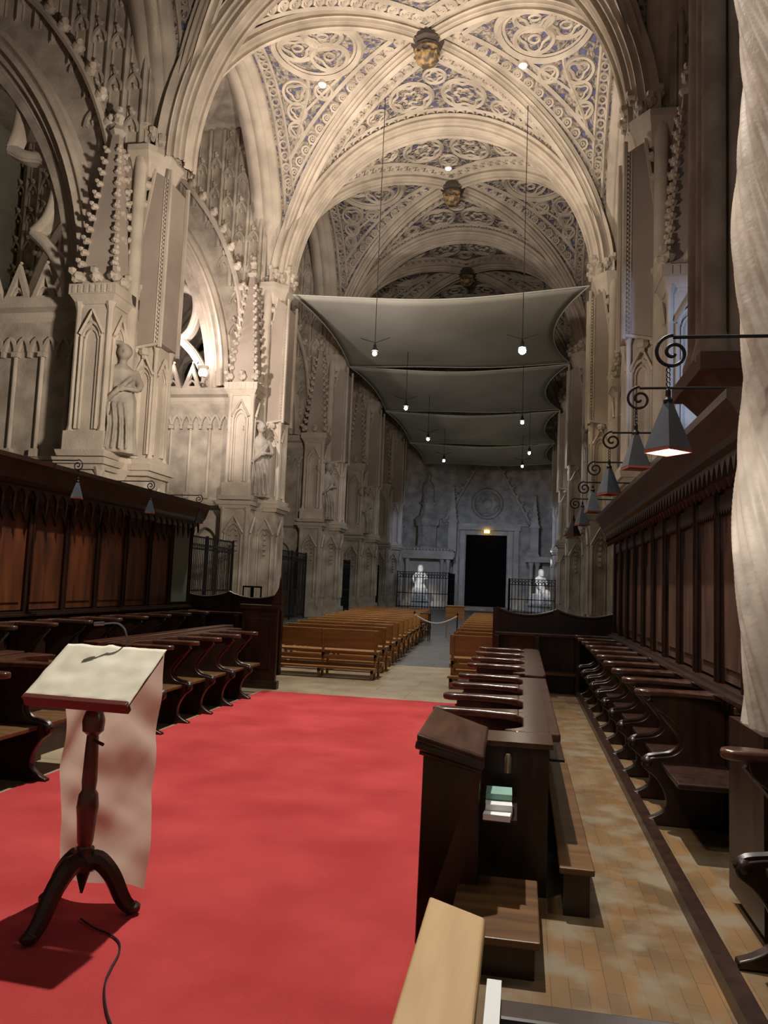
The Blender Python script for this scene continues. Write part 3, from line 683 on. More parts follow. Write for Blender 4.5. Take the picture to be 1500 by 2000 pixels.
m = MB(); spire(m, -2.0, -.1, 4.2, 8.0, .26); m.build('spire', STONE, rt)
rt = empty('tomb_monument', (1.6, 57.2, 0), 0, 'carved wall monument with a bluish lit spire right of the dark door', 'monument')
m = MB(); m.box(-1.2, 2.3, -.3, .75, 0, .6); m.box(-.2, 2.2, .2, .75, .6, 3.6)
for x in (-1.0, -.55): m.lathe([(.22, .6), (.15, .8), (.15, 3.3), (.26, 3.6)], (x, -.2, 0), 10)
m.build('base', STONE, rt, True)
m = MB(); m.box(-1.4, 2.3, -.5, .75, 3.6, 4.0); m.frustum(-.9, -.05, .5, .5, 4.0, .35, .35, 4.3); m.build('cornice', STONE, rt)
m = MB(); spire(m, -.8, -.05, 4.2, 8.4, .28); m.build('spire', STONE, rt)

# ================================================================== RAILINGS AND GATES
def rail_panel(m, fr, x0, x1, z0, z1, step=.14, arches=True, mid=.42, r=.014):
    n = max(2, round((x1 - x0) / step)); st_ = (x1 - x0) / n
    for z in (z0 + .12, z0 + (z1 - z0) * mid, z1 - .35 if arches else z1 - .1, z1): fr.box(x0, x1, -.02, .02, z - .025, z + .025)
    for k in range(n + 1): m.tube([(x0 + k * st_, 0, z0), (x0 + k * st_, 0, z1)], r, 4)
    if arches:
        for k in range(n - 1):
            c = x0 + (k + 1) * st_; m.tube([(a, 0, b) for a, b in parch(st_, st_ * 1.3, z1 - .35, 6, c)], r, 4)
    for x in (x0, x1): fr.box(x - .03, x + .03, -.03, .03, 0, z1 + .06)
gt = empty('iron_gate')
for lx in (-2.15, 0.02):
    m = MB(); f = MB(); rail_panel(m, f, lx, lx + 2.13, .08, 2.8, .125)
    fo = f.build('gate_leaf', IRON, gt); m.build('bars', IRON, fo)
GL = ['black iron double gate in the bright bay behind the left stalls', 'black iron gate between the second and third left piers', 'black iron gate in the third bay beyond the choir, left', 'black iron gate in the farthest bay on the left']
for i in range(4):
    o = gt if i == 0 else copy_tree(gt)
    o.location = (XC - WU + .7, 22 + 8.8 * i, 0); o.rotation_euler = (0, 0, PI / 2); tag(o, GL[i], 'gate', 'iron gates along the left wall')
def railing(x, y, w, ret, h, lb):
    rt = empty('iron_railing', (x, y, 0), 0, lb, 'railing')
    m = MB(); f = MB(); n = max(1, round(w / 1.6))
    for k in range(n): rail_panel(m, f, k * w / n, (k + 1) * w / n, .05, h, .2, r=.018)
    m.build('bars', IRON, f.build('rail_frame', IRON, rt))
    m = MB(); f = MB(); rail_panel(m, f, 0, 4.5, .05, h, .2, r=.018)
    sx = w if ret > 0 else 0
    for q, nm in ((m, 'bars'), (f, 'rail_frame')):
        q.v = [(sx + yy, xx, zz) for xx, yy, zz in q.v]; q.build(nm, IRON, rt)
railing(-8.4, 52.0, 3.5, 1, 2.5, 'black iron railing enclosing the seated statue left of the door')
railing(-.85, 50.0, 2.9, -1, 2.25, 'black iron railing enclosing the seated statue right of the door')

# ================================================================== AWNING SAILS
def sail(y0, y1, xl0, xr0, xl1, xr1, z0, z1, bow, lb, sag=.16):
    m = MB(); n = 28; k = 16; vs = []
    for j in range(k + 1):
        t = j / k; inn = bow * 4 * t * (1 - t); xl = xl0 + (xl1 - xl0) * t + inn * .35; xr = xr0 + (xr1 - xr0) * t - inn; z = z0 + (z1 - z0) * t
        for i in range(n + 1):
            u = i / n; e = 4 * u * (1 - u)
            vs.append((xl + (xr - xl) * u, y0 + (y1 - y0) * t + (.35 * e * (1 - t) - .15 * e * t), z - sag * e - .30 * math.sin(PI * t) * e + .03 * math.sin(9 * u + 5 * t)))
    m.add(vs, [(j * (n + 1) + i, j * (n + 1) + i + 1, (j + 1) * (n + 1) + i + 1, (j + 1) * (n + 1) + i) for j in range(k) for i in range(n)])
    rt = empty('awning', ((xl0 + xr0) / 2, y0, z0), 0, lb, 'awning', 'canvas awnings under the nave vault')
    m.v = [(a - rt.location.x, b - y0, c - z0) for a, b, c in m.v]
    o = m.build('canvas', SAIL, rt, 'all'); so = o.modifiers.new('s', 'SOLIDIFY'); so.thickness = .02
    h = MB(); h.tube([Vector(p) for p in m.v[:n + 1]], .028, 5); h.tube([Vector(p) for p in m.v[-n - 1:]], .025, 5); h.tube([Vector(p) for p in m.v[::n + 1]], .025, 5); h.tube([Vector(p) for p in m.v[n::n + 1]], .025, 5)
    h.build('hem_rope', ROPE, o)
    return rt
sail(26.5, 35.1, -8.6, 2.05, -8.4, 1.9, 12.15, 11.95, .95, 'nearest and palest grey canvas awning stretched beneath the vault')
sail(35.3, 43.9, -8.4, 1.9, -8.2, 1.8, 11.95, 11.85, .9, 'second grey canvas awning from the choir')
sail(44.1, 50.0, -8.2, 1.8, -7.6, 1.85, 11.8, 11.1, .7, 'third grey canvas awning, shadowed')
sail(50.1, 54.2, -7.6, 1.85, -7.1, 1.9, 11.05, 10.4, .5, 'farthest dark canvas awning above the door end')

# ================================================================== HANGING BULBS
hb = [(-4.96, 24.23, 40, 0), (-5.09, 32.04, 30, 0), (-4.98, 39.05, 22, 0), (-4.84, 45.85, 12, 0), (-.17, 24.14, 60, 1), (-.17, 34.9, 26, 0), (.22, 42.92, 16, 0), (-.17, 47.67, 8, 1)]
names = ['white bulb hanging nearest on the left below the pale awning', 'second bulb of the left row', 'third bulb of the left row', 'farthest bulb of the left row', 'large yellow glowing bulb hanging nearest on the right', 'second bulb of the right row', 'third bulb of the right row', 'farthest small yellow bulb of the right row']
for i, (x, y, p, yel) in enumerate(hb):
    z = 9.2; topz = (18.22, 11.66, 11.6, 11.2, 17.9, 11.86, 11.72, 11.12)[i]
    rt = empty('hanging_lamp', (x, y, z), 0, names[i] + ', on a thin cable', 'lamp', 'bulbs hanging on cables over the nave')
    m = MB(); m.tube([(0, 0, .25), (0, 0, topz - z)], .012, 4); m.build('cable', BLACK, rt)
    m = MB(); m.lathe([(.02, .32), (.05, .25), (.06, .16), (.13, .08), (.12, .06), (.05, .08)], (0, 0, 0), 10); m.tube([(-.5, 0, .5), (0, 0, .34), (.5, 0, .5)], .012, 4); m.build('lamp_holder', BLACK, rt, True)
    m = MB(); m.ball((0, 0, -.03), .12 if i == 4 else .075, 12, 8); m.build('bulb', BULBY if yel else BULB, rt, True)
    light('SPOT', (x, y, z - .1), p * 9, (1, .88, .62) if yel else (.93, .95, 1), (x, y, 0), .07, 150, .5, 'bulb_glow')
for x, y, z, lb in ((-6.92, 23.27, 18.24, 'left'), (-.35, 23.17, 18.28, 'right'), (-3.3, 29.31, 18.5, 'middle')):
    m = MB(); m.lathe([(.12, .15), (.15, 0), (.15, -.12), (.12, -.13)], (0, 0, 0), 16); rt = m.build('recessed_lamp', STONE, loc=(x, y, z - .05)); tag(rt, {'left': 'round recessed lamp in the vault left of the near boss', 'right': 'round recessed lamp in the vault right of the near boss', 'middle': 'round recessed lamp in the vault in front of the far boss'}[lb], 'lamp', 'recessed lamps in the vault')
    m = MB(); m.lathe([(.11, 0), (.11, -.02)], (0, 0, -.135), 16); m.build('lens', DISC, rt)
# globe lamp on the ledge of the lit bay
rt = empty('globe_lamp', (-11.35, 25.15, 8.46), 0, 'small globe lamp on the ledge of the brightly lit left bay', 'lamp')
m = MB(); m.lathe([(.12, 0), (.05, .08), (.04, .2), (.12, .24)], (0, 0, 0), 10); m.lathe([(.17, .52), (.20, .56), (.2, .62), (.1, .64)], (0, 0, 0), 12); m.build('stand', STONE, rt)
m = MB(); m.ball((0, 0, .38), .17, 12, 8); m.build('globe', mat('lit_cream_globe', (1, .9, .78), .4, emit=1.2), rt, True)
# exit lamp over the door
m = MB(); m.box(-.2, .2, -.1, 0, -.1, .1); tag(m.build('exit_light', EXITM, loc=(-2.68, 57.55, 5.78)), 'small yellow lit sign above the dark door', 'sign')

CABLE = [(-2.01, 3.48), (-1.90, 3.41), (-1.80, 3.37), (-1.72, 3.31), (-1.67, 3.22), (-1.64, 3.11), (-1.60, 2.99), (-1.52, 2.85), (-1.40, 2.70), (-1.1, 2.4)]
# ================================================================== CARPET
m = MB(); n1, n2 = 40, 70; x0, x1, y0, y1 = -3.72, -.40, -2.0, 11.0
vs = [(x0 + (x1 - x0) * i / n1, y0 + (y1 - y0) * j / n2, .012 + .004 * noise.noise(Vector((i * .3, j * .3, 0))) + (.010 * math.exp(-((y0 + (y1 - y0) * j / n2 - 4.9 - .05 * math.sin(i * .2)) / .05) ** 2) + .008 * math.exp(-((y0 + (y1 - y0) * j / n2 - 8.2) / .07) ** 2))) for j in range(n2 + 1) for i in range(n1 + 1)]
vs2 = [(a, b, .002) for a, b, c in vs[:n1 + 1]] + [(a, b, .002) for a, b, c in vs[-n1 - 1:]]
fs = [(j * (n1 + 1) + i, j * (n1 + 1) + i + 1, (j + 1) * (n1 + 1) + i + 1, (j + 1) * (n1 + 1) + i) for j in range(n2) for i in range(n1)]
m.add(vs, fs); m.box(x0, x1, y0, y1, .0015, .008)
tag(m.build('carpet', CARPET, smooth=True), 'long plain red carpet running down the choir floor', 'carpet')
m = MB(); m.tube(spline([(a, b, .022) for a, b in CABLE], 8), .0045, 6); tag(m.build('cable', BLACK), 'thin dark cable curling over the red carpet from the lectern foot', 'cable')

# ================================================================== PANELLING + CANOPY
def panelling(x, s, y0, y1, zb, zt, lip, ztop, m_panel, lb, n):
    rt = empty('stall_panelling', (x, y0, 0), 0, lb, 'panelling'); T = lambda p: Vector((s * p.x, p.y, p.z)); Ln = y1 - y0
    m = MB(T); m.box(-.12, -.03, 0, Ln, .1, zt + .25); m.build('backing', DWOOD, rt)
    for k in range(n):
        a = Ln * k / n; b = Ln * (k + 1) / n
        q = MB(T); q.box(-.03, .0, a + .03, b - .03, zb + .05, zt); 
        q.box(.0, .012, a + .10, b - .10, zb + .14, zt - .5)
        q.build('panel', m_panel, rt)
    m = MB(T)
    for k in range(n + 1):
        a = Ln * k / n; m.box(-.02, .03, a - .035, a + .035, zb, zt); m.tube([(.035, a - .04, zb), (.035, a - .04, zt)], .012, 6); m.tube([(.035, a + .04, zb), (.035, a + .04, zt)], .012, 6)
    m.build('stile', DWOOD, rt)
    m = MB(T); m.box(-.03, .07, 0, Ln, zb - .10, zb + .03); m.box(-.03, .12, 0, Ln, zb - .02, zb + .005)
    for k in range(int(Ln / .11)):
        c = .055 + k * .11; m.tube([(.075, c + a, zb - .10 + b) for a, b in parch(.045, .06, .015, 6)], .008, 4)
    m.build('carved_rail', DWOOD, rt)
    # canopy: coved soffit and cornice
    m = MB(T); m.prism([(-.1, zt - .08), (.02, zt - .08), (.10, zt), (.2, zt + .06), (lip - .06, zt + .10), (lip, ztop - .09), (lip + .03, ztop - .05), (lip + .03, ztop), (-.1, ztop + .06)], lambda a, b, d: (a, d, b), -.02, Ln + .06); m.build('canopy', DWOOD, rt)
    m = MB(T); N_ = int(Ln / (.2 if s > 0 else .13)); fz = 1 if s > 0 else .6
    for k in range(N_):
        c = (k + .5) * Ln / N_; w = .5 * Ln / N_
        m.prism([(c - w, zt + .1), (c - w, zt - .14 * fz), (c - w * .75, zt - .05), (c - w * .35, zt - .0), (c, zt + .02), (c + w * .35, zt), (c + w * .75, zt - .05), (c + w, zt - .14 * fz), (c + w, zt + .1)], lambda a, b, d: (d, a, b), .13, .16)
        m.tube([(.145, c - w, zt - .1), (.145, c - w, zt - .26 * fz)], [.03, .006], 6)
        m.prism([(c - w, zt - .12), (c - w, zt - .36 * fz), (c - w * .5, zt - .26), (c, zt - .22), (c + w * .5, zt - .26), (c + w, zt - .36 * fz), (c + w, zt - .12)], lambda a, b, d: (d, a, b), .012, .03)
    tag(m.build('pendant_fringe', DWOOD, rt), kind=None)
    return rt
pL = panelling(-5.8, 1, 1.5, 12.75, 1.12, 2.55, .30, 2.9, PWOOD, 'tall reddish brown panelled stall back with fringed canopy on the left', 15)
pR = panelling(1.33, -1, 4.22, 11.45, 1.05, 2.45, .27, 2.74, RWOOD, 'tall dark brown panelled stall back with fringed canopy on the right', 11)
m = MB(); m.box(-.02, 0, 10.55, 11.15, 1.2, 2.5); m.v = [(a + .04, b, c) for a, b, c in m.v]; m.build('glass_panel', TEAL, pL)['label'] = 'grey green panel at the end'
# platforms
m = MB(); m.box(-7.2, -4.2, 0.5, 12.9, 0, .15); tag(m.build('platform', DWOOD), 'dark wooden platform under the left back row of stalls', 'platform')
m = MB(); m.box(-.40, .83, .6, 11.9, 0.001, .15); tag(m.build('parquet_platform', PARQ), 'worn parquet walkway between the two right rows of stalls', 'platform')
rt = empty('platform', (.83, .6, 0), 0, 'raised platform with dark kerb under the right back row of stalls', 'platform')
m = MB(); m.box(0.03, .77, 0, 11.3, 0.001, .172); m.build('boards', PARQ, rt)
m = MB(); m.box(-.045, .03, 0, 11.3, 0.15, .215); m.build('kerb', DWOOD, rt)

# ================================================================== CHOIR STALLS
def make_stall(w, h, rb=.20):
    """local: +x faces forward, y along the row; back at x=0, depth .5"""
    rt = empty('choir_stall')
    pr = spline([(0.02, 0), (0.02, h - .05), (.46, h - .05), (.47, h - .10), (.37, h - .20), (.27, h - .30), (.24, h - .40), (.30, h - .47), (.44, h - .50), (.50, h - .53), (.48, h - .58), (.40, h - .64), (.37, h - .74), (.42, h - .82), (.52, h - .87), (.54, 0)], 1)
    pts = [(0, 0), (0, h - .04), (.46, h - .04)] + spline([(.46, h - .06), (.44, h - .12), (.34, h - .20), (.27, h - .30), (.26, h - .38), (.32, h - .44), (.44, h - .465), (.50, h - .49), (.50, h - .54), (.43, h - .60), (.37, h - .70), (.36, h - .80), (.43, h - .86), (.50, .03)], 4) + [(.50, 0)]
    m = MB(); m.prism(pts, lambda a, b, d: (a, d, b), -.03, .03); dv = bez(m.build('divider', DWOOD, rt, True), .008)
    m = MB(); m.tube(spline([(.46, 0, h - .07), (.37, 0, h - .18), (.28, 0, h - .30), (.27, 0, h - .38), (.34, 0, h - .44), (.46, 0, h - .465), (.5, 0, h - .5)], 4), .022, 6)
    m.ball((.47, 0, h - .50), .042, 10, 6); m.build('scroll', DWOOD, dv, True)
    tg = [(.02, -.10), (.12, -.075), (.25, -.05), (.38, -.045), (.46, -.06), (.52, -.055), (.555, -.03), (.56, 0)]; tg = tg + [(a, -b) for a, b in tg[-2::-1]]
    m = MB(); m.prism(tg, lambda a, b, d: (a, b, d), h - .045, h); bez(m.build('arm_rest', TWOOD, rt, True), .014, 3)
    # back rail with concave front: notch between arms
    q = [(-rb, 0), (-rb, w), (.03, w)] + [(.10 - .13 * math.sin(PI * i / 12) ** .6 if 0 < i < 12 else .10, w - .05 - (w - .1) * i / 12) for i in range(13)] + [(.03, 0)]
    m = MB(); m.prism(q, lambda a, b, d: (a, b, d), h - .05, h - .006); bez(m.build('back_rail', TWOOD, rt), .008)
    m = MB(); m.box(-.03, .0, 0, w, 0, h - .05); m.build('backboard', DWOOD, rt)
    m = MB(); m.box(.0, .40, .03, w - .03, .40, .435); bez(m.build('seat', LWOOD if False else DWOOD, rt), .008)
    return rt
SEAT = mat('worn_brown_seat_wood', (.17, .085, .03), .42, (.09, .042, .016), 3, wood=(.6, 5, 5))
base = make_stall(.65, .92)
for c in base.children:
    if c.name.startswith('seat'): c.data.materials[0] = SEAT
low_base = make_stall(.65, .92, .02)
back_base = make_stall(.65, .92, .02)
for c in back_base.children:
    if c.name.startswith('seat'): c.data.materials[0] = SEAT
used = set()
def place_stall(x, y, z, rz, lb, grp, b=None):
    b = b or base
    o = copy_tree(b) if b in used else b; used.add(b)
    o.location = (x, y, z); o.rotation_euler = (0, 0, rz); tag(o, lb, 'choir stall', grp)
    if b is low_base: o.scale = (1, 1, .93)
    return o
bpy.context.view_layer.update()
ordw = ['first', 'second', 'third', 'fourth', 'fifth', 'sixth', 'seventh', 'eighth', 'ninth', 'tenth', 'eleventh', 'twelfth', 'thirteenth', 'fourteenth']
lf = [7.55 + .65 * i for i in range(5)]
for i, y in enumerate(lf): place_stall(-4.10, y, 0, 0, f'dark wooden front-row stall beside the carpet, {ordw[i]} beyond the gap behind the lectern', 'left front row stalls')
for i, y in enumerate([5.6 - .65 * k for k in range(3)]): place_stall(-4.10, y, 0, 0, f'dark wooden front-row stall at the left edge, {ordw[i]} on the near side of the gap', 'left front row stalls')
for i in range(11):
    y = 12.0 - .70 * i; place_stall(-5.60, y, .152, 0, f'dark stall against the left panelling, {ordw[i]} from the far end', 'left back row stalls', back_base)
for i in range(4): place_stall(.02, 4.30 + .65 * (i + 1), -.03, PI, f'dark front-row stall on the right, {ordw[i]} beyond the near sloping desk', 'right front row stalls')
for i in range(4): place_stall(.03, 7.15 + .72 * (i + 1), -.03, PI, f'dark front-row stall on the right, {ordw[i]} beyond the small break in the row', 'right front row stalls')
for i in range(10):
    y = 4.70 + .66 * (i + 1); place_stall(1.30, y - .0, .175, PI, f'dark stall against the right panelling, {ordw[i]} beyond the twisted column', 'right back row stalls', low_base)
for i in range(3):
    y = 3.45 - .66 * i; place_stall(1.38, y, .175, PI, f'dark stall at the right edge, {ordw[i]} on the near side of the twisted column', 'right back row stalls', low_base)

# desk tops/backs of front rows
def desk(x0, x1, y0, y1, z, lb, m_=TWOOD):
    rt = empty('stall_desk', (x0, y0, 0), 0, lb, 'desk'); w, l = x1 - x0, y1 - y0
    m = MB(); m.box(0, w, 0, l, z - .05, z); bez(m.build('desk_top', m_, rt), .01)
    m = MB(); m.box(.03, w - .03, .03, l - .03, 0.155 if x0 > -1 else .155, z - .05)
    for k in range(max(1, int(l / .7))): m.box(w - .03, w - .015, .1 + k * .7, .65 + k * .7, .3, z - .12)
    m.build('desk_body', DWOOD, rt)
    return rt
desk(.02, .17, 4.28, 6.72, .885, 'brown topped desk board behind the near right front stalls')
desk(.04, .21, 7.12, 10.2, .885, 'brown topped desk board behind the farther right front stalls')
desk(-4.48, -4.30, 7.4, 11.2, .93, 'dark desk board behind the left front stalls beyond the gap', TWOOD)
desk(-4.48, -4.30, 1.5, 6.2, .93, 'dark desk board behind the left front stalls at the left edge', TWOOD)
# sloping book desk at the near end of right front row
rt = empty('book_desk', (-.30, 3.78, 0), 0, 'dark sloping-top desk standing upright at the near end of the right front stalls', 'desk')
m = MB(); m.add([(-.15, -.10, 0), (.13, -.10, 0), (.13, .18, 0), (-.15, .18, 0), (-.12, -.26, .94), (.13, -.15, .86), (.13, .16, .90), (-.11, .12, 1.0)], [(0, 3, 2, 1), (4, 5, 6, 7), (0, 1, 5, 4), (1, 2, 6, 5), (2, 3, 7, 6), (3, 0, 4, 7)]); bez(m.build('cabinet', DWOOD, rt), .006)
m = MB(); q4 = [(-.14, -.36, 1.0), (.15, -.20, .89), (.15, .22, .95), (-.12, .14, 1.045)]; m.add([(a, b, c - .035) for a, b, c in q4] + q4, [(0, 3, 2, 1), (4, 5, 6, 7), (0, 1, 5, 4), (1, 2, 6, 5), (2, 3, 7, 6), (3, 0, 4, 7)]); bez(m.build('sloping_top', TWOOD, rt), .01, 3)
m = MB(); m.tube([(-.14, -.33, .95), (.14, -.19, .845)], .022, 8); m.tube([(-.13, -.29, .91), (.13, -.17, .82)], .014, 8); m.build('moulding', DWOOD, rt, True)
# shelf with booklets
rt = empty('book_shelf', (-.05, 3.95, 0), 0, 'dark shelf box between the sloping desk and the first right stall', 'shelf')
m = MB(); m.box(-.13, .20, .05, .36, .15, .86); m.build('shelf_body', DWOOD, rt)
m = MB(); m.box(-.14, .22, .04, .33, .86, .885); m.build('shelf_top', TWOOD, rt)
m = MB(); m.box(-.10, .05, -.34, .05, .60, .615); m.build('shelf_board', DWOOD, rt)
m = MB(); m.lathe([(.018, 0), (.018, .07), (.01, .09)], (.0, .02, .74), 10); m.build('latch', mat('dull_brass', (.5, .4, .28), .35, metal=.8), rt, True)
for k, (mm, lb, z, yy) in enumerate(((PAPER, 'lowest pale lilac white booklet of the pile on the desk shelf', .617, 3.64), (PAPER, 'white booklet in the middle of the pile on the desk shelf', .645, 3.70), (GREEN, 'green covered booklet on top of the pile on the desk shelf', .675, 3.77))):
    m = MB(); m.box(-.06, .06, -.07, .07, 0, .026); o = m.build('booklet', mm, loc=(-.085, yy, z)); o.rotation_euler = (0, 0, R((-4, 3, 1)[k])); tag(o, lb, 'booklet', 'booklets on the desk shelf')
# footstools
def stool(x0, x1, y0, y1, z0, z1, lb, top=SEAT):
    rt = empty('footstool', (x0, y0, z0), 0, lb, 'footstool'); w, l, h = x1 - x0, y1 - y0, z1 - z0
    m = MB(); m.box(0, w, 0, l, h - .03, h); bez(m.build('board', top, rt), .006)
    for yy in (.02, l - .06):
        m = MB(); m.box(.02, w - .02, yy, yy + .04, 0, h - .03); m.build('support', DWOOD, rt)
    m = MB(); m.box(.02, .05, .06, l - .06, .02, h - .03); m.build('rail', DWOOD, rt)
stool(.20, .36, 3.80, 6.05, .15, .37, 'long low wooden kneeler in the walkway beside the right front stalls', SEAT)
stool(.24, .36, 6.35, 9.8, .15, .33, 'farther low dark kneeler in the walkway beside the right front stalls', DWOOD)
stool(-.26, .10, 3.15, 3.80, .15, .30, 'broad low brown step in front of the sloping desk', SEAT)
# foreground pale board desk
rt = empty('prayer_desk', (-.13, 1.3, 0), 0, 'pale varnished wooden ledge at the bottom edge, nearest the viewer', 'desk')
m = MB(); m.add([(-.075, -.5, .86), (.065, -.5, .86), (.065, .55, .86), (-.075, .64, .86), (-.075, -.5, .90), (.065, -.5, .90), (.065, .55, .90), (-.075, .64, .90)], [(0, 3, 2, 1), (4, 5, 6, 7), (0, 1, 5, 4), (1, 2, 6, 5), (2, 3, 7, 6), (3, 0, 4, 7)]); bez(m.build('ledge', PALEW, rt), .008, 3)
m = MB(); m.box(-.035, .045, -.45, .50, 0, .86); m.build('panel', DWOOD, rt)
rt = empty('bench_back', (.25, 1.50, 0), 0, 'dark wooden bench back along the bottom edge right of the pale ledge', 'bench')
m = MB(); m.box(-.30, .75, -.02, .05, .80, .88); bez(m.build('top_rail', DWOOD, rt), .008)
m = MB(); m.box(-.28, .73, .0, .03, .12, .80); m.build('back_panel', DWOOD, rt)
m = MB(); m.box(-.014, .014, -.10, .07, -.004, .004); o = m.build('paper_sheet', PAPER, loc=(-.036, 1.52, .888)); tag(o, 'white paper edge sticking out beside the pale ledge at the bottom', 'paper')

# return stalls at the far end of choir
def return_stall(x0, x1, y, zs, lb, ledge_z):
    rt = empty('return_stall', (x0, y, 0), 0, lb, 'choir stall'); w = x1 - x0; n = 3
    top = []; N_ = 36
    for i in range(N_ + 1):
        u = i / N_; ph = (u * 2) % 1 if u < 1 else 1; z = zs + .05 - .10 * math.sin(PI * ph) ** .8; top.append((w * u, z))
    m = MB(); m.prism([(0, .1)] + top + [(w, .1)], lambda a, b, d: (a, d, b), 0, .05); bez(m.build('backboard', DWOOD, rt), .006)
    m = MB()
    for u in (0, .5, 1): m.box(w * u - .05, w * u + .05, -.03, .09, 0, zs + .06)
    m.tube([(a, -.01, b + .01) for a, b in top], .022, 6); m.build('post', DWOOD, rt)
    m = MB(); m.box(0, w, -.34, 0, ledge_z - .04, ledge_z); bez(m.build('ledge', TWOOD, rt), .008)
    m = MB(); m.box(.02, w - .02, -.1, -.04, .1, ledge_z - .04); m.build('panel', RWOOD, rt)
    for k in range(4):
        q = MB(); xx = .03 + (w - .06) * k / 3; q.box(xx - .03, xx + .03, -.5, 0, 0, ledge_z - .04); q.build('divider', DWOOD, rt)
    for k in range(3):
        q = MB(); q.box(.06 + (w - .06) * k / 3, (w - .06) * (k + 1) / 3, -.45, -.1, .42, .46); q.build('seat', SEAT, rt)
return_stall(-.38, 1.42, 12.0, 1.29, 'dark wavy-backed return stalls closing the right rows', 1.0)
return_stall(-6.0, -4.15, 12.95, 1.33, 'dark wavy-backed return stalls closing the left rows', 1.05)
rt = empty('stall_end', (-3.9, 11.3, 0), 0, 'tall dark carved bench end where the left front row meets the pews', 'stall end')
m = MB(); m.box(-.30, .27, -.04, .04, 0, 1.2); m.box(-.34, .31, -.06, .06, 0, .12); m.box(-.34, .31, -.06, .06, 1.18, 1.25); m.box(-.22, .19, -.055, .0, .3, 1.05); bez(m.build('end_panel', DWOOD, rt), .008)
m = MB(); m.prism(spline([(.15, 1.25), (.2, 1.4), (.26, 1.52), (.28, 1.68), (.31, 1.5), (.31, 1.25)], 3), lambda a, b, d: (a, d, b), -.03, .03); m.build('finial', DWOOD, rt)
m = MB(); m.lathe([(.05, 0), (.035, .1), (.06, .16), (.03, .22), (.045, .27), (.005, .36)], (0, 0, 0), 10); tag(m.build('finial', DWOOD, loc=(-5.98, 12.7, 1.39), smooth=True), 'small turned finial on the far corner of the left stalls', 'finial')
rt = empty('picture_stand', (-5.05, 14.0, 0), 0, 'small black empty frame stand behind the left return stalls', 'stand')
m = MB(); m.box(-.19, -.165, 0, .02, 0, 1.50); m.box(.165, .19, 0, .02, 0, 1.50); m.box(-.19, .19, 0, .02, 1.47, 1.50); m.box(-.19, .19, 0, .02, .98, 1.0); m.box(-.03, .03, 0, .02, .9, 1.47); m.box(-.25, .25, -.15, .15, 0, .02); m.build('frame', IRON, rt)

# ================================================================== PEWS
def make_pew(w):
    rt = empty('pew')
    m = MB(); m.box(0, w, .0, .03, .50, .82); o = m.build('backrest', LWOOD, rt); bez(o, .006)
    m = MB(); m.box(0, w, .05, .42, .42, .45); bez(m.build('seat', LWOOD, rt), .006)
    m = MB(); m.box(0, w, -.02, .08, .30, .36); m.box(0, w, -.30, -.12, .16, .19); m.box(.0, w, .30, .34, .14, .20); m.build('rail', LWOOD, rt)
    for x in (.02, w / 2 - .02, w - .06):
        m = MB(); m.box(x, x + .04, -.02, .04, 0, .80); m.box(x, x + .04, .34, .40, 0, .42); m.box(x, x + .04, -.02, .40, .34, .41); m.box(x, x + .04, -.28, .0, .10, .16); m.box(x, x + .04, -.28, -.22, 0, .16); bez(m.build('leg', LWOOD, rt), .004)
    return rt
# back of the pew faces the choir side here: people face the camera side? the backrest is nearest the viewer
pew = make_pew(1.95)
bpy.context.view_layer.update()
for i in range(13):
    y = 13.3 + 1.12 * i; xr = -2.45 - .055 * i; ww = 1 + .02 * i
    o = pew if i == 0 else copy_tree(pew)
    o.location = (xr - 1.95 * ww, y, 0); o.scale = (ww, 1, 1)
    tag(o, f'honey coloured wooden pew left of the aisle, {ordw[i]} row from the choir', 'pew', 'pews left of the aisle')
for i in range(12):
    y = 12.9 + 1.05 * i; o = copy_tree(pew); o.location = (-1.16 - .03 * i, y, 0); o.scale = (1.25, 1, 1.03)
    tag(o, f'honey coloured wooden pew right of the aisle, {ordw[i]} row from the choir', 'pew', 'pews right of the aisle')
# wooden board stand in the aisle
rt = empty('wooden_stand', (-2.08, 24.6, 0), 0, 'small brown wooden desk standing in the aisle before the far door', 'stand')
m = MB(); m.box(-.30, .30, 0, .04, .62, 1.02); m.box(-.30, .30, -.02, .25, 1.0, 1.03); bez(m.build('front_board', LWOOD, rt), .006)
for x in (-.28, .24):
    m = MB(); m.box(x, x + .04, 0, .05, 0, .62); m.build('leg', LWOOD, rt)
# rope barrier
for x, lb in ((-2.95, 'left'), (-1.75, 'right')):
    rt = empty('barrier_post', (x, 21.5, 0), 0, f'thin dark rope barrier post on the {lb} side of the aisle', 'post', 'rope barrier posts')
    m = MB(); m.lathe([(.14, 0), (.14, .03), (.03, .05)], (0, 0, 0), 14); m.build('foot', IRON, rt)
    m = MB(); m.lathe([(.018, .03), (.018, .85), (.03, .88), (.005, .92)], (0, 0, 0), 8); m.build('pole', IRON, rt)
m = MB(); m.tube([(-2.95 + 1.2 * i / 16, 21.5, .82 - .22 * math.sin(PI * i / 16)) for i in range(17)], .02, 6); tag(m.build('barrier_rope', ROPE), 'pale rope sagging across the grey aisle', 'rope')
rt = empty('metal_rack', (-2.95, 23.0, 0), 0, 'small black metal rack at the aisle end of the left pews', 'rack')
m = MB()
for x in (-.25, .25):
    for y in (-.2, .2): m.tube([(x, y, 0), (x, y, .8)], .014, 5)
for z in (.3, .55, .8): m.box(-.25, .25, -.2, .2, z - .01, z + .01)
m.build('frame', IRON, rt)

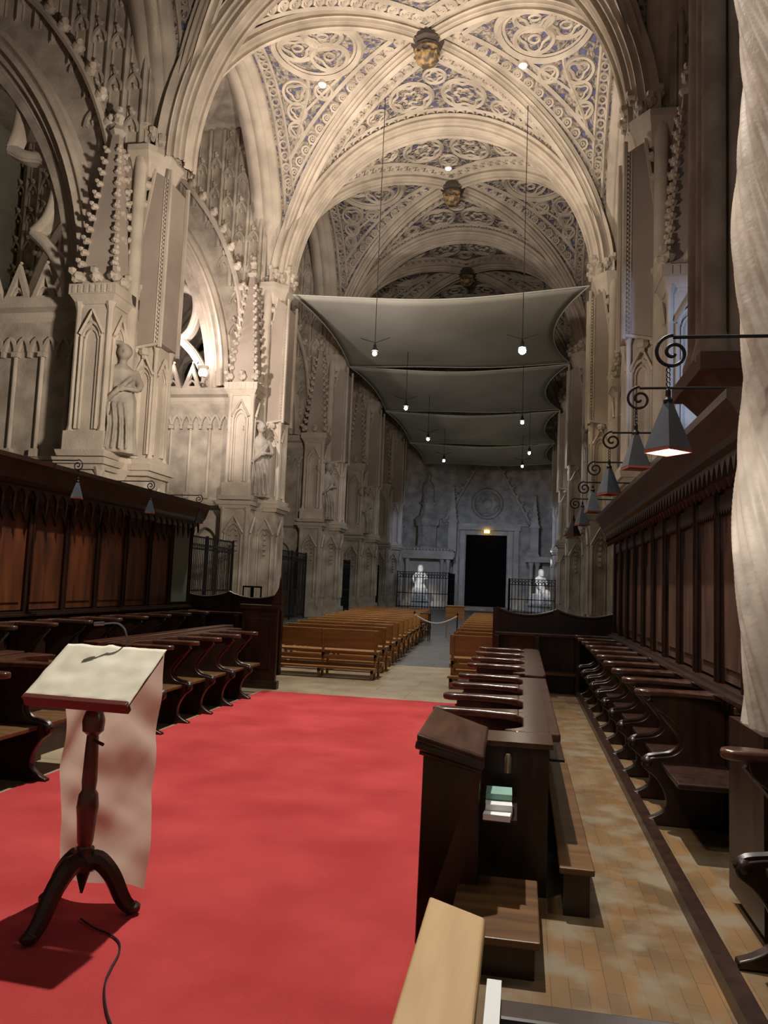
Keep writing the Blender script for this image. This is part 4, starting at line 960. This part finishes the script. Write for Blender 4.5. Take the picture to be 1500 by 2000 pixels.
# ================================================================== SCROLL LAMPS
def make_lamp(s):
    """local origin at shade tip; arm runs to +s*x into the canopy"""
    rt = empty('bracket_lamp')
    sc = []
    for i in range(40):
        t = i / 39; a = PI / 2 + 3.6 * PI * (1 - t) * .9; r = .012 + .055 * (1 - t)
        sc.append((0, 0))
    P = []
    for i in range(44):
        t = i / 43; ang = PI / 2 + t * 3.3 * PI; r = .072 * (1 - t) + .010; P.append((s * (.02 + r * math.cos(ang)), 0, .145 + r * math.sin(ang) + (.0 if i else 0)))
    m = MB(); m.tube(P, .0085, 6); m.tube([(s * .02, 0, .217), (s * .2, 0, .217), (s * .62, 0, .215)], .0085, 6); m.build('scroll_arm', IRON, rt, True)
    m = MB(); 
    for k in range(5): m.tube([(.008 * math.cos(q), 0, .065 - k * .022 + .011 * math.sin(q)) for q in [2 * PI * j / 8 for j in range(8)]], .0025, 4, True)
    m.lathe([(.006, -.02), (.012, -.03), (.012, -.06), (.022, -.075), (.02, -.09)], (0, 0, 0), 10); m.build('chain', IRON, rt)
    m = MB(); z0, z1 = -.08, -.30; a, b = .013, .072; t_ = .004
    for k in range(4):
        q = PI / 2 * k
        c_, s_ = math.cos(q), math.sin(q); rot = lambda x, y: (x * c_ - y * s_, x * s_ + y * c_)
        vs = [(*rot(-a, -a), z0), (*rot(a, -a), z0), (*rot(b, -b), z1), (*rot(-b, -b), z1), (*rot(-a + t_, -a + t_), z0), (*rot(a - t_, -a + t_), z0), (*rot(b - t_, -b + t_), z1), (*rot(-b + t_, -b + t_), z1)]
        m.add(vs, [(0, 1, 2, 3), (7, 6, 5, 4), (0, 3, 7, 4), (1, 5, 6, 2), (3, 2, 6, 7), (0, 4, 5, 1)])
    shade = m.build('lamp_shade', SHADE, rt)
    m = MB(); 
    for sx in (-1, 1): m.box(sx * (b - .004) - .003, sx * (b - .004) + .003, -b, b, z1 - .016, z1 + .002); m.box(-b, b, sx * (b - .004) - .003, sx * (b - .004) + .003, z1 - .016, z1 + .002)
    m.build('shade_rim', ORANGE, shade)
    m = MB(); m.lathe([(.012, -.12), (.02, -.16), (.02, -.27), (.008, -.28)], (0, 0, 0), 10); m.build('lamp_tube', SHADEIN, rt, True)
    return rt
lr = make_lamp(1); bpy.context.view_layer.update()
LRP = [(.63, 3.58, 2.60), (.70, 5.1, 2.76), (.70, 6.65, 2.78), (.70, 8.2, 2.78), (.70, 9.6, 2.76), (.70, 11.2, 2.74)]
for i, p in enumerate(LRP):
    o = lr if i == 0 else copy_tree(lr)
    o.location = p
    for c in o.children:
        if c.name.startswith('lamp_shade'): c.rotation_euler = (0, 0, R((38, 12, 30, 10, 20, 40)[i]))
    tag(o, f'grey pyramid lamp on a scrolled iron bracket over the right stalls, {ordw[i]} from the viewer', 'lamp', 'bracket lamps on the right canopy')
ll = make_lamp(-1); bpy.context.view_layer.update()
for i, p in enumerate([(-5.15, 8.15, 2.76), (-5.15, 9.95, 2.76), (-5.15, 11.6, 2.76)]):
    o = ll if i == 0 else copy_tree(ll)
    o.location = p; o.scale = (.85, .85, .85)
    for c in o.children:
        if c.name.startswith('lamp_shade'): c.rotation_euler = (0, 0, R((25, 20, 35)[i]))
    tag(o, f'grey pyramid lamp on an iron bracket over the left stalls, {ordw[i]} from the viewer', 'lamp', 'bracket lamps on the left canopy')
# lit lining of the nearest lamp
o = [c for c in bpy.data.objects if c.parent == lr and c.name.startswith('lamp_tube')][0]; o.data = o.data.copy(); o.data.materials[0] = TUBE; o.scale = (1.5, 1.5, 1.03); o['label'] = 'glowing white bulb'
light('POINT', (.63, 3.58, 2.27), 8, (1, .95, .88), size=.06, name='lamp_glow')

# ================================================================== TWISTED COLUMN + CORBELLED SHAFTS
rt = empty('twisted_column', (1.27, 3.88, 1.06), 0, 'pale marble twisted column rising from the right stalls at the right edge', 'column')
m = MB(); n = 160; K = 200; H = 5.6; vs = []
for j in range(K + 1):
    z = H * j / K; tw = -2 * PI * z / 4.5
    for i in range(n):
        a = 2 * PI * i / n; q = a - tw
        r = .25 + .026 * math.cos(3 * q) + .008 * math.cos(9 * q + .6) + .007 * math.cos(24 * q + .8 * math.sin(3 * q)) + .004 * noise.noise(Vector((math.cos(q) * 6, math.sin(q) * 6, z * .5)))
        vs.append((r * math.cos(a), r * math.sin(a), z))
m.add(vs, [(j * n + i, j * n + (i + 1) % n, (j + 1) * n + (i + 1) % n, (j + 1) * n + i) for j in range(K) for i in range(n)])
m.build('shaft', mat('veined_cream_marble', (.62, .55, .46), .5, (.36, .31, .25), 2.5, bump=.35, bscale=9), rt, 'all', norm=False)
m = MB(); m.frustum(.02, 0, .26, .28, -.82, .26, .28, 0.0); m.build('base', DWOOD, rt)
m = MB(); m.lathe([(.25, H), (.34, H + .15), (.42, H + .3), (.42, H + .5)], (0, 0, 0), 16); m.build('capital', STONE, rt)
rt = empty('corbelled_shafts', (2.62, 9.7, 0), 0, 'dark stone shafts on a bracket above the right canopy, beside the twisted column', 'pier')
m = MB(); m.box(-.45, .75, -.5, .75, 4.4, 17); m.build('core', DARKST, rt)
m = MB()
for x, y, r in ((-.5, -.5, .14), (-.52, -.1, .10), (-.25, -.56, .10), (.05, -.56, .13), (.35, -.56, .10), (.7, -.56, .13), (-.5, .35, .12)):
    m.lathe([(r * 1.5, 4.35), (r * 1.5, 4.5), (r, 4.7), (r, 13.3), (r * 1.5, 13.5), (r, 13.7), (r, 17)], (x, y, 0), 10)
m.build('shaft', STONE2, rt, True)
m = MB(); m.frustum(.2, .1, .9, .85, 4.2, .9, .85, 4.4); m.frustum(.3, .1, .35, .35, 3.5, .87, .82, 4.2); m.build('corbel', mat('brown_painted_corbel', (.17, .09, .07), .7, (.12, .06, .05), 4), rt)
m = MB(); 
for k in range(6): leaf(m, (-.5 + .25 * k, -.75 + .03 * k, 14.3 + .5 * (k % 2)), .28, (0, -.6, -.4))
m.build('leaf_ornament', STONE, rt, True)

# ================================================================== LECTERN
rt = empty('lectern', (-2.04, 3.52, 0), R(-3), 'turned dark wood tripod lectern with cream cloth, standing alone on the red carpet', 'lectern')
m = MB(); m.lathe([(.03, .22), (.055, .25), (.05, .30), (.032, .34), (.038, .36), (.045, .46), (.052, .52), (.045, .58), (.032, .60), (.036, .64), (.031, .80), (.028, .86), (.05, .88), (.054, .93), (.042, .97), (.026, .99), (.026, 1.14)], (0, 0, 0), 18)
m.build('post', mat('turned_brown_wood', (.13, .045, .020), .35, (.05, .017, .008), 6, wood=(3, 3, .6), coat=.3), rt, True)
LEGW = DWOOD
for k, a in enumerate((-95, 25, 165)):
    m = MB(); c_, s_ = math.cos(R(a)), math.sin(R(a)); L_ = .31 if k == 0 else .22
    P = spline([(.02, .26), (L_ * .3, .27), (L_ * .6, .20), (L_ * .85, .09), (L_ , .05), (L_ + .02, .035)], 5); rr = [.050 - .020 * i / len(P) for i in range(len(P))]
    m.tube([(c_ * x, s_ * x, z) for x, z in P], rr, 8); m.ball((c_ * (L_ + .02), s_ * (L_ + .02), .045), .036, 8, 5, 1.1, 1.1, .75); m.build('leg', LEGW, rt, True)
m = MB(); m.lathe([(.045, .33), (.05, .27), (.035, .22), (.02, .17), (.006, .12)], (0, 0, 0), 12); m.tube([(.03, -.03, .84), (.09, -.05, .83)], .009, 6); m.build('finial', LEGW, rt, True)
# tilted book board
bd = Matrix.Translation((.01, -.02, 1.15)) @ Matrix.Rotation(R(35), 4, 'X')
def BT(p): return bd @ Vector(p)
m = MB(BT); m.box(-.265, .265, -.18, .18, -.02, 0); m.box(-.275, .275, -.205, -.175, -.035, .02); bez(m.build('book_board', mat('red_brown_board', (.14, .03, .02), .4), rt), .004)
m = MB(BT); nx, ny = 28, 18
vs = [(-.28 + .56 * i / nx, -.20 + .40 * j / ny, .014 + .006 * noise.noise(Vector((i * .35, j * .3, 1))) + (.007 * math.exp(-((i - nx * .45) / 1.2) ** 2)) - (.02 if j == 0 else 0) * abs(math.sin(i * .45))) for j in range(ny + 1) for i in range(nx + 1)]
m.add(vs, [(j * (nx + 1) + i, j * (nx + 1) + i + 1, (j + 1) * (nx + 1) + i + 1, (j + 1) * (nx + 1) + i) for j in range(ny) for i in range(nx)])
o = m.build('cloth_cover', LINEN, rt, 'all'); so = o.modifiers.new('s', 'SOLIDIFY'); so.thickness = .004
tp = BT((0, .20, .01))
m = MB(); nx, ny = 40, 60; vs = []
for j in range(ny + 1):
    t = j / ny; z = tp.z - (tp.z - .10) * t
    for i in range(nx + 1):
        u = i / nx; wd = .27 - .02 * t
        sw = .022 * math.sin(7 * u + 9 * t) * t + .016 * math.sin(2.2 * PI * u + 20 * t + 3 * math.sin(4 * u)) * math.sin(PI * min(1, t * 1.2)) + .006 * math.sin(9 * u - 31 * t) * t + .006 * noise.noise(Vector((u * 5, t * 12, 0)))
        vs.append((.0 - .02 * t + wd * (2 * u - 1), tp.y + .015 + .03 * t + sw, z))
m.add(vs, [(j * (nx + 1) + i, j * (nx + 1) + i + 1, (j + 1) * (nx + 1) + i + 1, (j + 1) * (nx + 1) + i) for j in range(ny) for i in range(nx)])
m.build('hanging_cloth', SATIN, rt, 'all')
m = MB(); m.tube(spline([(.06, tp.y + .02, 1.16), (.055, tp.y + .02, 1.33), (.02, tp.y + .0, 1.39), (-.05, tp.y - .02, 1.39)], 6), .005, 6); m.tube([(-.05, tp.y - .02, 1.39), (-.10, tp.y - .03, 1.385)], .010, 8)
o = m.build('microphone', mat('grey_metal_gooseneck', (.2, .2, .22), .4, metal=.8), loc=(-2.04, 3.52, 0), smooth=True); tag(o, 'thin gooseneck microphone curving above the back of the lectern', 'microphone')
